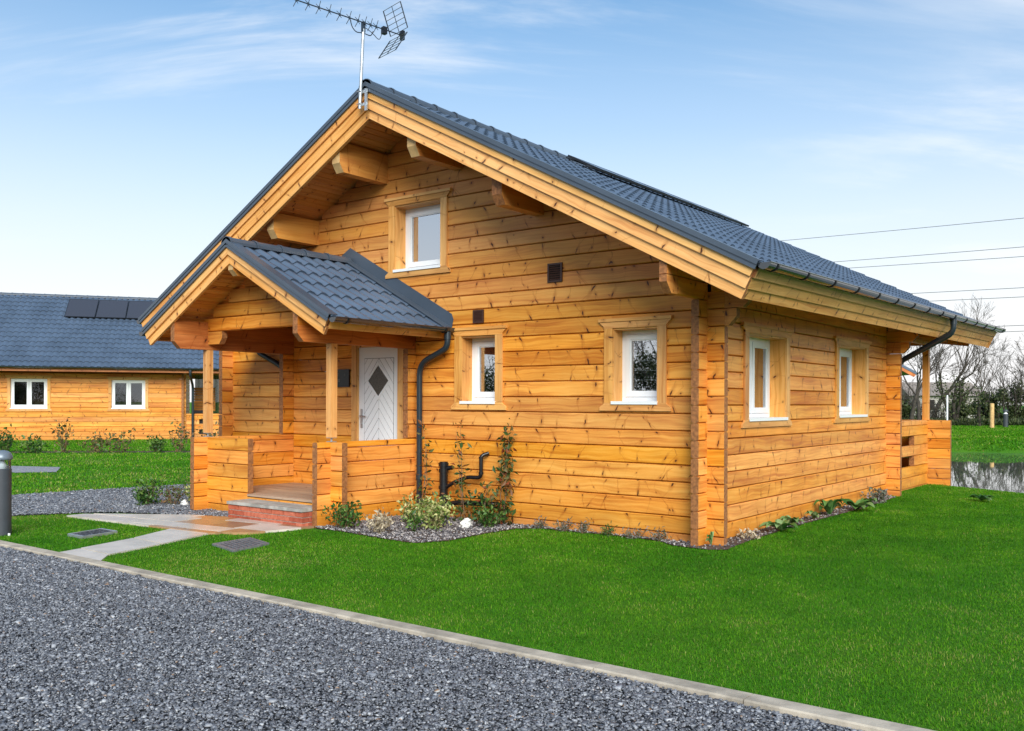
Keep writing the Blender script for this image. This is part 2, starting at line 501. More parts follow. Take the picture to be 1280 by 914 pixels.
class MB:
    def __init__(self):
        self.v, self.f, self.mi, self.uv, self.rn = [], [], [], [], []

    def face(self, pts, mi=0, uv=None, r=0.5):
        i = len(self.v)
        self.v.extend([tuple(p) for p in pts])
        self.f.append(list(range(i, i + len(pts))))
        self.mi.append(mi)
        self.uv.append(uv if uv else [(p[0], p[1]) for p in pts])
        self.rn.append(r)

    def prism(self, poly, ext, grain=None, mi=0, em=None, r=None):
        poly = [V(p) for p in poly]
        ext = V(ext)
        nrm = V((0, 0, 0))
        for a, b in zip(poly, poly[1:] + poly[:1]):
            nrm += a.cross(b)
        if nrm.dot(ext) > 0:
            poly = poly[::-1]
        top = [p + ext for p in poly]
        g = V(grain).normalized() if grain is not None else ext.normalized()
        if r is None:
            r = random.random()
        off = random.random() * 20
        em = mi if em is None else em
        i0 = len(self.v)
        n = len(poly)
        self.v.extend([tuple(p) for p in poly] + [tuple(p) for p in top])
        faces = [list(range(n)), list(range(2 * n - 1, n - 1, -1))]
        for k in range(n):
            k2 = (k + 1) % n
            faces.append([k2, k, k + n, k2 + n])
        allp = poly + top
        for f in faces:
            ps = [allp[k] for k in f]
            fn = V((0, 0, 0))
            for a, b in zip(ps, ps[1:] + ps[:1]):
                fn += (a - ps[0]).cross(b - ps[0])
            if fn.length < 1e-12:
                fn = V((0, 0, 1))
            fn.normalize()
            isend = abs(fn.dot(g)) > 0.7
            gg = g if not isend else (ext.normalized() if abs(fn.dot(ext.normalized())) < 0.7 else V((0.3, 0.5, 0.8)))
            t = fn.cross(gg)
            if t.length < 1e-6:
                t = V((0, 0, 1))
            t.normalize()
            if t.z < -1e-4 or (abs(t.z) <= 1e-4 and t.y < 0):
                t = -t
            vs = [p.dot(t) for p in ps]
            vm = min(vs)
            self.uv.append([(p.dot(gg) + off, q - vm) for p, q in zip(ps, vs)])
            self.f.append([i0 + k for k in f])
            self.mi.append(em if isend else mi)
            self.rn.append(r)

    def box(self, x0, x1, y0, y1, z0, z1, grain=(1, 0, 0), mi=0, em=None, r=None):
        self.prism([(x0, y0, z0), (x0, y1, z0), (x0, y1, z1), (x0, y0, z1)], (x1 - x0, 0, 0), grain, mi, em, r)

    def tube(self, pts, rr, sides=10, mi=0, cap=True, r=0.5):
        pts = [V(p) for p in pts]
        if not isinstance(rr, (list, tuple)):
            rr = [rr] * len(pts)
        rings = []
        prev = None
        for k, p in enumerate(pts):
            if k == 0:
                t = pts[1] - pts[0]
            elif k == len(pts) - 1:
                t = pts[-1] - pts[-2]
            else:
                t = (pts[k + 1] - p).normalized() + (p - pts[k - 1]).normalized()
            t.normalize()
            if prev is None:
                a = V((0, 0, 1)) if abs(t.z) < 0.9 else V((1, 0, 0))
                a = (a - t * a.dot(t)).normalized()
            else:
                a = (prev - t * prev.dot(t)).normalized()
            prev = a
            b = t.cross(a)
            rings.append([p + (a * math.cos(q) + b * math.sin(q)) * rr[k] for q in [2 * math.pi * s / sides for s in range(sides)]])
        i0 = len(self.v)
        for ring in rings:
            self.v.extend([tuple(p) for p in ring])
        for k in range(len(rings) - 1):
            for s in range(sides):
                s2 = (s + 1) % sides
                self.f.append([i0 + k * sides + s, i0 + k * sides + s2, i0 + (k + 1) * sides + s2, i0 + (k + 1) * sides + s])
                self.mi.append(mi)
                self.rn.append(r)
                self.uv.append([(0, 0)] * 4)
        if cap:
            for base, rev in ((0, True), ((len(rings) - 1) * sides, False)):
                idx = [i0 + base + s for s in range(sides)]
                self.f.append(idx[::-1] if rev else idx)
                self.mi.append(mi)
                self.rn.append(r)
                self.uv.append([(0, 0)] * sides)

    def lathe(self, prof, c, sides=28, mi=0):
        """prof: (radius, z) from bottom to top, around the vertical through c"""
        i0 = len(self.v)
        for (q, z) in prof:
            for s in range(sides):
                a = 2 * math.pi * s / sides
                self.v.append((c[0] + q * math.cos(a), c[1] + q * math.sin(a), c[2] + z))
        for k in range(len(prof) - 1):
            for s in range(sides):
                s2 = (s + 1) % sides
                self.f.append([i0 + k * sides + s, i0 + k * sides + s2, i0 + (k + 1) * sides + s2, i0 + (k + 1) * sides + s])
                self.mi.append(mi)
                self.rn.append(0.5)
                self.uv.append([(0, 0)] * 4)
        for base, rev in ((0, True), ((len(prof) - 1) * sides, False)):
            idx = [i0 + base + s for s in range(sides)]
            self.f.append(idx[::-1] if rev else idx)
            self.mi.append(mi)
            self.rn.append(0.5)
            self.uv.append([(0, 0)] * sides)

    def build(self, name, mats, parent=None, smooth=False, angle=40):
        me = bpy.data.meshes.new(name)
        me.from_pydata(self.v, [], self.f)
        if not isinstance(mats, (list, tuple)):
            mats = [mats]
        for m in mats:
            me.materials.append(m)
        me.polygons.foreach_set('material_index', self.mi)
        uvl = me.uv_layers.new(name='UVMap')
        flat = [c for fu in self.uv for p in fu for c in p]
        uvl.data.foreach_set('uv', flat)
        at = me.attributes.new('rnd', 'FLOAT', 'FACE')
        at.data.foreach_set('value', self.rn)
        if smooth:
            me.polygons.foreach_set('use_smooth', [True] * len(self.f))
            try:
                me.set_sharp_from_angle(angle=rad(angle))
            except Exception:
                pass
        me.update()
        return link(name, me, parent)


def np_mesh(name, verts, faces, rnd, mats, parent=None, smooth=False):
    """verts (N,3), faces (M,k) uniform"""
    me = bpy.data.meshes.new(name)
    n, mm, k = len(verts), len(faces), faces.shape[1]
    me.vertices.add(n)
    me.vertices.foreach_set('co', np.ascontiguousarray(verts, dtype=np.float32).ravel())
    me.loops.add(mm * k)
    me.loops.foreach_set('vertex_index', np.ascontiguousarray(faces, dtype=np.int32).ravel())
    me.polygons.add(mm)
    me.polygons.foreach_set('loop_start', np.arange(0, mm * k, k, dtype=np.int32))
    me.polygons.foreach_set('loop_total', np.full(mm, k, dtype=np.int32))
    if smooth:
        me.polygons.foreach_set('use_smooth', np.ones(mm, dtype=bool))
    if not isinstance(mats, (list, tuple)):
        mats = [mats]
    for m in mats:
        me.materials.append(m)
    at = me.attributes.new('rnd', 'FLOAT', 'FACE')
    at.data.foreach_set('value', np.ascontiguousarray(rnd, dtype=np.float32))
    me.update(calc_edges=True)
    me.validate()
    return link(name, me, parent)


class Frame:
    """wall frame: a along the wall, z up, o outward"""
    def __init__(self, org, a, n):
        self.o, self.a, self.n = V(org), V(a).normalized(), V(n).normalized()

    def P(self, a, z, o=0.0):
        return self.o + self.a * a + self.n * o + V((0, 0, z))

    def box(self, mb, a0, a1, z0, z1, o0, o1, grain='a', mi=0, em=None, r=None):
        g = {'a': self.a, 'z': V((0, 0, 1)), 'o': self.n}[grain]
        mb.prism([self.P(a0, z0, o0), self.P(a0, z1, o0), self.P(a0, z1, o1), self.P(a0, z0, o1)], self.a * (a1 - a0), g, mi, em, r)

    def poly(self, mb, pts, o0, o1, grain='a', mi=0, em=None, r=None):
        g = {'a': self.a, 'z': V((0, 0, 1)), 'o': self.n}[grain]
        mb.prism([self.P(a, z, o0) for a, z in pts], self.n * (o1 - o0), g, mi, em, r)


def log_course(mb, F, a0, a1, z0, z1, th=0.09, c=0.014, openings=(), o=0.0, og=0.024):
    """one course of machined logs, v-grooved, cut by openings"""
    segs = [(a0, a1)]
    extra = []
    for (x0, x1, q0, q1) in openings:
        x0, x1 = x0 - og, x1 + og
        if q1 <= z0 + 0.004 or q0 >= z1 - 0.004:
            continue
        new = []
        for (s0, s1) in segs:
            if x1 <= s0 or x0 >= s1:
                new.append((s0, s1))
                continue
            if x0 > s0:
                new.append((s0, x0))
            if x1 < s1:
                new.append((x1, s1))
        segs = new
        if q0 > z0 + 0.02:
            extra.append((max(x0, a0), min(x1, a1), z0, q0))
        if q1 < z1 - 0.02:
            extra.append((max(x0, a0), min(x1, a1), q1, z1))
    r = random.random()
    for (s0, s1, q0, q1) in [(s0, s1, z0, z1) for s0, s1 in segs] + extra:
        if s1 - s0 < 0.004:
            continue
        cc = min(c, (q1 - q0) * 0.3)
        gd = 0.026
        prof = [(q0 + 0.002, -gd), (q0 + cc * 0.5, -0.008), (q0 + cc, 0), (q1 - cc * 0.8, 0), (q1 - cc * 0.4, -0.006), (q1 - 0.002, -gd), (q1 - 0.002, -th + gd), (q1 - cc, -th), (q0 + cc, -th), (q0 + 0.002, -th + gd)]
        mb.prism([F.P(s0, z, oo + o) for z, oo in prof], F.a * (s1 - s0), F.a, 0, 1, r)


# ------------------------------------------------------------------ window builder
def make_window(cab, F, x0, x1, z0, z1, depth=0.20, panes=1, tw=0.115, curtain=None, ear=0.06, glass=None):
    fr = MB()
    a0, a1, b0, b1 = x0, x1, z0 + 0.015, z1
    o0, o1 = -depth - 0.06, -depth
    t = 0.050
    F.box(fr, a0, a0 + t, b0, b1, o0, o1, 'z')
    F.box(fr, a1 - t, a1, b0, b1, o0, o1, 'z')
    F.box(fr, a0 + t, a1 - t, b1 - t, b1, o0, o1 - 0.001)
    F.box(fr, a0 + t, a1 - t, b0, b0 + t, o0, o1 - 0.001)
    w = (a1 - a0 - 2 * t) / panes
    paneboxes = []
    for k in range(panes):
        c0, c1 = a0 + t + k * w, a0 + t + (k + 1) * w
        if panes > 1:
            if k > 0:
                c0 += 0.012
            if k < panes - 1:
                c1 -= 0.012
        s = 0.056
        q0, q1 = o0 + 0.008, o1 + 0.014
        zb, zt = b0 + t + 0.002, b1 - t - 0.002
        c0 += 0.003
        c1 -= 0.003
        F.box(fr, c0, c0 + s, zb, zt, q0, q1, 'z')
        F.box(fr, c1 - s, c1, zb, zt, q0, q1, 'z')
        F.box(fr, c0 + s, c1 - s, zt - s, zt, q0, q1 - 0.001)
        F.box(fr, c0 + s, c1 - s, zb, zb + s, q0, q1 - 0.001)
        # glazing bead
        bd = 0.014
        F.box(fr, c0 + s, c0 + s + bd, zb + s, zt - s, q0, q1 - 0.012, 'z')
        F.box(fr, c1 - s - bd, c1 - s, zb + s, zt - s, q0, q1 - 0.012, 'z')
        F.box(fr, c0 + s + bd, c1 - s - bd, zt - s - bd, zt - s, q0, q1 - 0.013)
        F.box(fr, c0 + s + bd, c1 - s - bd, zb + s, zb + s + bd, q0, q1 - 0.013)
        paneboxes.append((c0 + s + bd, c1 - s - bd, zb + s + bd, zt - s - bd))
    if panes > 1:
        for k in range(1, panes):
            c = a0 + t + k * w
            F.box(fr, c - 0.010, c + 0.010, b0 + t, b1 - t, o0 + 0.01, o1, 'z')
    win = fr.build('window', M_white, cab)
    for (p0, p1, y0, y1) in paneboxes:
        pm = MB()
        F.box(pm, p0, p1, y0, y1, o1 - 0.022, o1 - 0.016)
        pm.build('pane', glass or M_glass, win)
    sl = MB()
    F.poly(sl, [(x0 - 0.012, z0), (x1 + 0.012, z0), (x1 + 0.012, z0 + 0.014), (x0 - 0.012, z0 + 0.014)], -depth, 0.044)
    F.box(sl, x0 - 0.012, x1 + 0.012, z0 - 0.022, z0 - 0.0005, 0.036, 0.044)
    sl.build('sill', M_white, win)
    rv = MB()
    F.box(rv, x0 - 0.022, x0, z0 - 0.002, z1 + 0.02, -depth - 0.055, 0.001, 'z')
    F.box(rv, x1, x1 + 0.022, z0 - 0.002, z1 + 0.02, -depth - 0.055, 0.001, 'z')
    F.box(rv, x0, x1, z1, z1 + 0.02, -depth - 0.055, 0.001)
    F.box(rv, x0, x1, z0 - 0.022, z0 - 0.002, -depth - 0.055, 0.001)
    rv.build('reveal', M_trim, win)
    tr = MB()
    tk = 0.028
    F.box(tr, x0 - tw, x0 - 0.002, z0 - 0.004, z1 + 0.018, 0.002, tk, 'z')
    F.box(tr, x1 + 0.002, x1 + tw, z0 - 0.004, z1 + 0.018, 0.002, tk, 'z')
    za = z1 + 0.0185

    def curve(sgn, xb, zb, dz):
        pts = []
        for i in range(7):
            q = i / 6
            e = ear * (0.5 - 0.5 * math.cos(math.pi * q)) * (0.75 + 0.25 * q)
            pts.append((xb + sgn * e, zb + dz * q))
        return pts
    head = curve(1, x1 + tw, za, 0.075) + curve(-1, x0 - tw, za, 0.075)[::-1]
    F.poly(tr, head, 0.002, tk + 0.002)
    F.box(tr, x0 - tw - ear - 0.012, x1 + tw + ear + 0.012, za + 0.0755, za + 0.112, 0.002, tk + 0.018)
    zl = z0 - 0.0045
    cu = curve(1, x1 + tw, zl, -0.055) + [(x1 + tw + ear, zl - 0.092)]
    cl_ = curve(-1, x0 - tw, zl, -0.055) + [(x0 - tw - ear, zl - 0.092)]
    F.poly(tr, cu + cl_[::-1], 0.002, tk)
    tr.build('trim', M_trim, win)
    if curtain:
        for (p0, p1) in curtain:
            cm = MB()
            n = max(3, int((p1 - p0) / 0.03))
            for i in range(n):
                q0, q1 = p0 + (p1 - p0) * i / n, p0 + (p1 - p0) * (i + 1) / n
                d0 = -depth - 0.12 - (0.018 if i % 2 else 0.0)
                d1 = -depth - 0.12 - (0.0 if i % 2 else 0.018)
                cm.prism([F.P(q0, z0 - 0.05, d0), F.P(q0, z0 - 0.05, d0 - 0.004), F.P(q1, z0 - 0.05, d1 - 0.004), F.P(q1, z0 - 0.05, d1)], (0, 0, z1 - z0 + 0.1))
            cm.build('curtain', M_curtain, win)
    return win


# ------------------------------------------------------------------ roof helpers
def tile_sheet(name, E, udir, sdir, ndir, Lu, Ls, parent, pitch=0.20, course=0.36, amp=0.020, step=0.022, seg=8):
    """pressed steel tile sheet from the eave corner E"""
    E, u_, s_, n_ = [np.array(q, float) for q in (E, udir, sdir, ndir)]
    nu = int(round(Lu / pitch * seg))
    us = np.linspace(0, Lu, nu + 1)
    ph = us / pitch * 2 * np.pi
    wave = amp * (np.sin(ph) + 0.28 * np.sin(2 * ph + 0.9))
    nc = int(math.ceil(Ls / course))
    vs, fs, off = [], [], 0
    P = lambda s, h: E + us[:, None] * u_ + s * s_ + (wave + h)[:, None] * n_
    for c in range(nc):
        s0, s1 = c * course, min((c + 1) * course, Ls)
        rows = [P(s0, step), P(s0 + (s1 - s0) * 0.5, step * 0.5), P(s1, 0.0)]
        lip = P(s0 + 0.004, -0.006)
        for a in rows:
            vs.append(a)
        vs.append(lip)
        vs.append(rows[0])
        i = off
        m = nu + 1
        for (r0, r1) in ((0, 1), (1, 2), (3, 4)):
            a = np.arange(nu)
            fs.append(np.stack([i + r0 * m + a, i + r0 * m + a + 1, i + r1 * m + a + 1, i + r1 * m + a], 1))
        off += 5 * m
    return np_mesh(name, np.concatenate(vs), np.concatenate(fs), np.full(sum(len(f) for f in fs), 0.5), M_roof, parent, True)


class Gable:
    """gable roof: ridge along direction b, across direction a. T plane = top of the verge trim"""
    def __init__(self, org, a, b, zr, m, half):
        self.o, self.a, self.b = V(org), V(a).normalized(), V(b).normalized()
        self.zr, self.m, self.half = zr, m, half
        self.k = math.sqrt(1 + m * m)

    def pt(self, side, x, dep, y):
        """x: distance from ridge measured across, dep: perpendicular depth under T"""
        return self.o + self.a * (side * x) + self.b * y + V((0, 0, self.zr - self.m * x - dep * self.k))

    def end(self, side, dep, y, back=0.0):
        """on the square-cut eave end"""
        e = self.pt(side, self.half, 0, y)
        nx = V((0, 0, 1)) / self.k + self.a * (side * self.m / self.k)
        dn = (self.a * side - V((0, 0, self.m))) / self.k
        return e - nx * dep - dn * back

    def dirs(self, side):
        up = (self.a * (-side) + V((0, 0, self.m))) / self.k
        nx = V((0, 0, 1)) / self.k + self.a * (side * self.m / self.k)
        return up, nx

    def rake(self, mb, side, d0, d1, y0, y1, mi=0, em=None, ext=0.0):
        pts = [self.pt(side, 0, d0, y0), self.end(side, d0, y0, -ext), self.end(side, d1, y0, -ext), self.pt(side, 0, d1, y0)]
        up, nx = self.dirs(side)
        mb.prism(pts, self.b * (y1 - y0), up, mi, em)

    def fascia(self, mb, side, d0, d1, th, proud, y0, y1, mi=0, em=None):
        pts = [self.end(side, d0, y0, -proud), self.end(side, d1, y0, -proud), self.end(side, d1, y0, th), self.end(side, d0, y0, th)]
        mb.prism(pts, self.b * (y1 - y0), self.b, mi, em)

    def slabx(self, mb, side, x0, x1, d0, d1, y0, y1, grain=None, mi=0, em=None):
        pts = [self.pt(side, x0, d0, y0), self.pt(side, x1, d0, y0), self.pt(side, x1, d1, y0), self.pt(side, x0, d1, y0)]
        mb.prism(pts, self.b * (y1 - y0), self.b if grain is None else grain, mi, em)


def ridge_caps(mb, p0, dirv, L, rr=0.085, seg=0.42, lift=0.0):
    dirv = V(dirv).normalized()
    side = dirv.cross(V((0, 0, 1))).normalized()
    n = int(L / seg)
    ns = 8
    for k in range(n):
        a = p0 + dirv * (k * seg - 0.012)
        b = p0 + dirv * ((k + 1) * seg + 0.012)
        for (q, q2, r0, r1) in ((a, b, rr, rr * 0.93), (a, a + dirv * 0.03, rr * 1.10, rr * 1.10)):
            rings = []
            for (c, r_) in ((q, r0), (q2, r1)):
                rings.append([c + side * (r_ * 1.15 * math.cos(t)) + V((0, 0, r_ * math.sin(t) + lift)) for t in [math.pi * (0 - 0.06 + 1.12 * s / ns) for s in range(ns + 1)]])
            for s in range(ns):
                mb.face([rings[0][s], rings[0][s + 1], rings[1][s + 1], rings[1][s]])
            mb.face([rings[0][s] for s in range(ns, -1, -1)])
    return mb


def gutter(name, p0, p1, outn, parent, r=0.062, brackets=0.75, endcap=True):
    """half round gutter hanging under p0-p1 (its top centre line)"""
    p0, p1, outn = V(p0), V(p1), V(outn).normalized()
    d = (p1 - p0)
    L = d.length
    d.normalize()
    mb = MB()
    ns = 10
    ang = [math.pi + math.pi * s / ns for s in range(ns + 1)]
    for (ra, fl) in ((r, False), (r - 0.003, True)):
        for s in range(ns):
            q = [c + outn * (ra * math.cos(t)) + V((0, 0, ra * math.sin(t))) for c, t in ((p0, ang[s]), (p0, ang[s + 1]), (p1, ang[s + 1]), (p1, ang[s]))]
            mb.face(q if not fl else q[::-1])
    for sg in (1, -1):
        mb.tube([p0 + outn * (sg * r) + V((0, 0, 0.002)), p1 + outn * (sg * r) + V((0, 0, 0.002))], 0.007, 6)
    for c, dd in ((p0, -d), (p1, d)):
        ring = [c + dd * 0.003 + outn * (r * 1.04 * math.cos(t)) + V((0, 0, r * 1.04 * math.sin(t))) for t in ang]
        mb.prism(ring, dd * 0.012)
    g = mb.build(name, M_gutter, parent, True, 50)
    n = max(2, int(L / brackets))
    for k in range(n):
        c = p0 + d * (0.18 + k * (L - 0.36) / (n - 1))
        bm = MB()
        for s in range(ns):
            ra, rb = r + 0.001, r + 0.010
            bm.prism([c + outn * (q * math.cos(t)) + V((0, 0, q * math.sin(t))) for q, t in ((ra, ang[s]), (rb, ang[s]), (rb, ang[s + 1]), (ra, ang[s + 1]))], d * 0.03)
        bm.build('gutter_bracket', M_black, g)
    return g


def arc_pts(pts, rr=0.09, n=5):
    """round the corners of a polyline"""
    pts = [V(p) for p in pts]
    out = [pts[0]]
    for a, b, c in zip(pts, pts[1:], pts[2:]):
        u = (a - b)
        w = (c - b)
        k = min(rr, u.length * 0.45, w.length * 0.45)
        p, q = b + u.normalized() * k, b + w.normalized() * k
        for i in range(n + 1):
            t = i / n
            out.append(p * (1 - t) ** 2 + b * 2 * t * (1 - t) + q * t * t)
    out.append(pts[-1])
    return out


def downpipe(pts, parent, r=0.040, rr=0.11, shoe=None):
    mb = MB()
    mb.tube(arc_pts(pts, rr), r, 14)
    p0 = V(pts[0])
    mb.tube([p0 + V((0, 0, 0.0)), p0 + V((0, 0, -0.10))], r + 0.007, 14)
    if shoe:
        mb.tube([shoe, V(shoe) + V((0, 0, 0.07))], r + 0.006, 14)
    return mb.build('downpipe', M_pipe, parent, True, 50)


# ================================================================== SETTING
def pond_depth(x, y):
    d1 = (x - 0.46) * 0.469 + (y - 9.44) * 0.883
    d1 = np.minimum(d1, (y - 9.9) + 0.0 * x + np.where(x < 0.3, 0.0, 9.0))
    dep = (x - CAM.x) * FWD.x + (y - CAM.y) * FWD.y
    lat = (x - CAM.x) * RGT.x + (y - CAM.y) * RGT.y
    d2 = 39.6 + 0.5 * np.sin(lat * 0.55) + 0.3 * np.sin(lat * 1.7 + 1) - dep
    d3 = x + 15.0
    return np.minimum(np.minimum(d1, d2), d3)


def height(x, y):
    x, y = np.asarray(x, float), np.asarray(y, float)
    d = pond_depth(x, y)
    z = -np.clip(d * 0.26, 0, 1.3)
    # far lawn rolls a little
    z = z + np.where(d < 0, 0.03 * np.sin(x * 0.35) * np.sin(y * 0.27) * np.clip((y - 12) / 10, 0, 1), 0)
    z = np.where(y < -4.66, -0.07, z)
    return z


xs = np.concatenate([[-900, -400, -200, -120, -80, -60, -45], np.arange(-36, 31, 0.6), [34, 40, 50, 70, 110, 200, 400, 900]])
ys = np.concatenate([[-900, -400, -200, -100, -60, -40, -25, -15, -10, -7, -5.5, -4.70, -4.62], np.arange(-4.2, 66, 0.6), [70, 80, 100, 140, 220, 400, 900]])
gx, gy = np.meshgrid(xs, ys)
gz = height(gx, gy)
gv = np.stack([gx.ravel(), gy.ravel(), gz.ravel()], 1)
ni, nj = len(ys), len(xs)
ii, jj = np.meshgrid(np.arange(ni - 1), np.arange(nj - 1), indexing='ij')
q = (ii * nj + jj).ravel()
gf = np.stack([q, q + 1, q + nj + 1, q + nj], 1)
ground = np_mesh('ground', gv, gf, np.full(len(gf), 0.5), M_ground, None, True)
tag(ground, None, None, None, 'structure')

mb = MB()
mb.face([(-16, 8.5, -0.45), (60, -20, -0.45), (60, 60, -0.45), (-16, 60, -0.45)])
water = mb.build('pond_water', M_water)
# cut to the basin: keep the sheet where the ground lies below it (grid of cells)
me = water.data
wx = np.arange(-15.5, 48, 0.75)
wy = np.arange(-14, 40, 0.75)
wv, wf = [], []
for a in wx:
    for b in wy:
        cx = np.array([a, a + 0.75, a + 0.75, a])
        cy = np.array([b, b, b + 0.75, b + 0.75])
        if (pond_depth(cx, cy) > 1.1).any():
            i = len(wv)
            wv += [(p, q_, -0.45) for p, q_ in zip(cx, cy)]
            wf.append([i, i + 1, i + 2, i + 3])
bpy.data.objects.remove(water)
wv, wf = np.array(wv), np.array(wf)
key = np.round(wv[:, 0] / 0.75 * 4).astype(int) * 100000 + np.round(wv[:, 1] / 0.75 * 4).astype(int)
uq, first, inv = np.unique(key, return_index=True, return_inverse=True)
water = np_mesh('pond_water', wv[first], inv[wf], np.full(len(wf), 0.5), M_water)
tag(water, None, None, None, 'structure')


def sheet(name, pts, z, mat):
    b = MB()
    b.face([(x, y, z) for x, y in pts])
    o = b.build(name, mat)
    return tag(o, None, None, None, 'structure')


sheet('gravel_drive', [(-60, -4.752), (-60, -40), (60, -40), (60, -4.752)], -0.014, M_gravel)
G2 = [(-9.4, -4.60), (-8.45, -4.60), (-8.3, -3.45), (-7.95, -2.85), (-7.6, -2.45), (-6.45, -2.0), (-5.95, -1.84), (-5.95, -1.45), (-6.95, -1.45), (-6.95, 0.05), (-8.6, 0.05), (-8.6, 9), (-10.3, 9), (-10.5, 0.7), (-10.84, -1.04), (-11.0, -2.4), (-11.2, -4.60)]
sheet('gravel_path', G2, 0.012, M_gravel)
BED = [(-4.42, -1.50), (-4.30, -1.80), (-3.80, -1.80), (-3.04, -1.90), (-2.53, -1.92), (-2.36, -1.55), (-2.40, -0.85), (-2.36, -0.32), (-2.15, -0.10), (-1.18, -0.07), (-0.55, -0.09), (-0.25, -0.30), (0.16, -0.34), (0.33, -0.22), (0.30, 0.05), (0.25, 0.6), (0.22, 2.4), (0.28, 4.6), (0.22, 6.6), (0.0, 6.85), (-0.05, 6.85), (-0.05, 0.05), (-4.37, 0.05)]
sheet('planting_bed', BED, 0.010, M_soil)
sheet('neighbour_drive', [(-18.6, 0.6), (-15.9, -0.1), (-15.4, 0.55), (-16.8, 1.35)], 0.012, simple('pale_gravel', (0.26, 0.265, 0.29), 0.9, var=0.45, scale=30, bump=0.6))
NBED = [(-26.2, 1.9), (-25.6, 1.5), (-19.2, 7.6), (-18.0, 10.5), (-18.4, 11.0), (-19.9, 8.0)]
sheet('neighbour_planting_bed', NBED, 0.010, M_soil)

# kerb: concrete edging pieces
mb = MB()
x = -14.0
while x < 16:
    L = 0.915
    mb.prism([(x + 0.003, -4.752, -0.10), (x + 0.003, -4.62, -0.10), (x + 0.003, -4.62, 0.014), (x + 0.003, -4.742, 0.016), (x + 0.003, -4.752, 0.008)], (L - 0.006, 0, 0), (1, 0, 0))
    x += L
tag(mb.build('kerb', M_kerb), None, None, None, 'structure')


def clip_poly(sub, clip):
    """Sutherland-Hodgman, clip must be convex and counter-clockwise"""
    out = sub
    for a, b in zip(clip, clip[1:] + clip[:1]):
        inp, out = out, []
        if not inp:
            break
        side = lambda p: (b[0] - a[0]) * (p[1] - a[1]) - (b[1] - a[1]) * (p[0] - a[0])
        for p, q in zip(inp, inp[1:] + inp[:1]):
            sp, sq = side(p), side(q)
            if sp >= 0:
                out.append(p)
            if (sp >= 0) != (sq >= 0):
                t = sp / (sp - sq)
                out.append((p[0] + (q[0] - p[0]) * t, p[1] + (q[1] - p[1]) * t))
    return out


# paving slabs
mb = MB()


def slab(pts, z0, z1, r, gap=0.012):
    c = (sum(p[0] for p in pts) / len(pts), sum(p[1] for p in pts) / len(pts))
    q = []
    for p in pts:
        d_ = math.hypot(p[0] - c[0], p[1] - c[1])
        s_ = max(0.0, 1 - gap / max(d_, 0.02))
        q.append((c[0] + (p[0] - c[0]) * s_, c[1] + (p[1] - c[1]) * s_))
    zz = z1 + random.uniform(-0.003, 0.003)
    mb.prism([(p[0], p[1], z0) for p in q], (0, 0, zz - z0), (1, 0, 0), 0, 0, r)


Lp = [(-4.93, -4.62), (-5.00, -4.36), (-5.23, -3.63), (-5.61, -2.87)]
Rp = [(-4.10, -4.62), (-4.38, -4.38), (-4.59, -3.66), (-4.86, -2.90)]
PATH1 = Lp + Rp[::-1]
for k in range(3):
    zt = (0.014, 0.014, 0.018)[k]
    slab([Lp[k], Rp[k], Rp[k + 1], Lp[k + 1]], -0.05, zt, (0.42, 0.22, 0.36)[k])
CLIP = [(-7.75, -3.12), (-4.86, -2.91), (-4.50, -2.62), (-4.37, -2.12), (-4.35, -1.76), (-6.1, -1.76), (-6.5, -2.03), (-7.72, -2.5)]
a0 = -0.10
ca_, sa_ = math.cos(a0 + 0.22), math.sin(a0 + 0.22)
row = 0
yy = -1.5
while yy < 1.6:
    h_ = (0.45, 0.6, 0.3)[row % 3]
    xx = -2.2 - (0.4 if row % 2 else 0.0)
    while xx < 2.6:
        w_ = (0.6, 0.9, 0.45, 0.75)[random.randrange(4)]
        rect = [(xx, yy), (xx + w_, yy), (xx + w_, yy + h_), (xx, yy + h_)]
        rect = [(-6.0 + p[0] * ca_ - p[1] * sa_, -2.45 + p[0] * sa_ + p[1] * ca_) for p in rect]
        pl = clip_poly(rect, CLIP)
        if len(pl) >= 3:
            ar = abs(sum(p[0] * q_[1] - p[1] * q_[0] for p, q_ in zip(pl, pl[1:] + pl[:1]))) / 2
            if ar > 0.01:
                cx_ = sum(p[0] for p in pl) / len(pl)
                tan = cx_ > -6.05
                slab(pl, -0.05, 0.026, random.uniform(0.58, 1.0) if tan and random.random() < 0.85 else random.uniform(0.15, 0.45))
        xx += w_
    yy += h_
    row += 1
tag(mb.build('path', M_slab), None, None, None, 'structure')

# ================================================================== MAIN CABIN
cabin = empty('log_cabin', (-4.26, 3.4, 0.0), 'large golden log cabin in the foreground with gabled porch and white front door', 'cabin')
XL, XR = -8.53, 0.0
XC = (XL + XR) / 2
FF = Frame((0, 0, 0), (1, 0, 0), (0, -1, 0))           # front wall, outward -Y
FS = Frame((0, 0, 0), (0, 1, 0), (1, 0, 0))            # right side wall, outward +X
FL = Frame((XL, 0, 0), (0, -1, 0), (-1, 0, 0))         # left side wall
ROOF = Gable((XC, 0, 0), (1, 0, 0), (0, 1, 0), 5.64, 0.523, 5.255)
Y_FRONT, Y_BACK = -1.0, 10.95
WIN = [(-3.495, -2.93, 1.545, 2.392), (-1.182, -0.602, 1.548, 2.392), (-4.728, -3.872, 3.372, 4.262)]
DOOR = (-5.51, -4.643, 0.29, 2.36)
SWIN = [(1.074, 2.265, 1.352, 2.362), (4.334, 5.641, 1.358, 2.392)]
HC = 0.19
LM = [M_log, M_end]

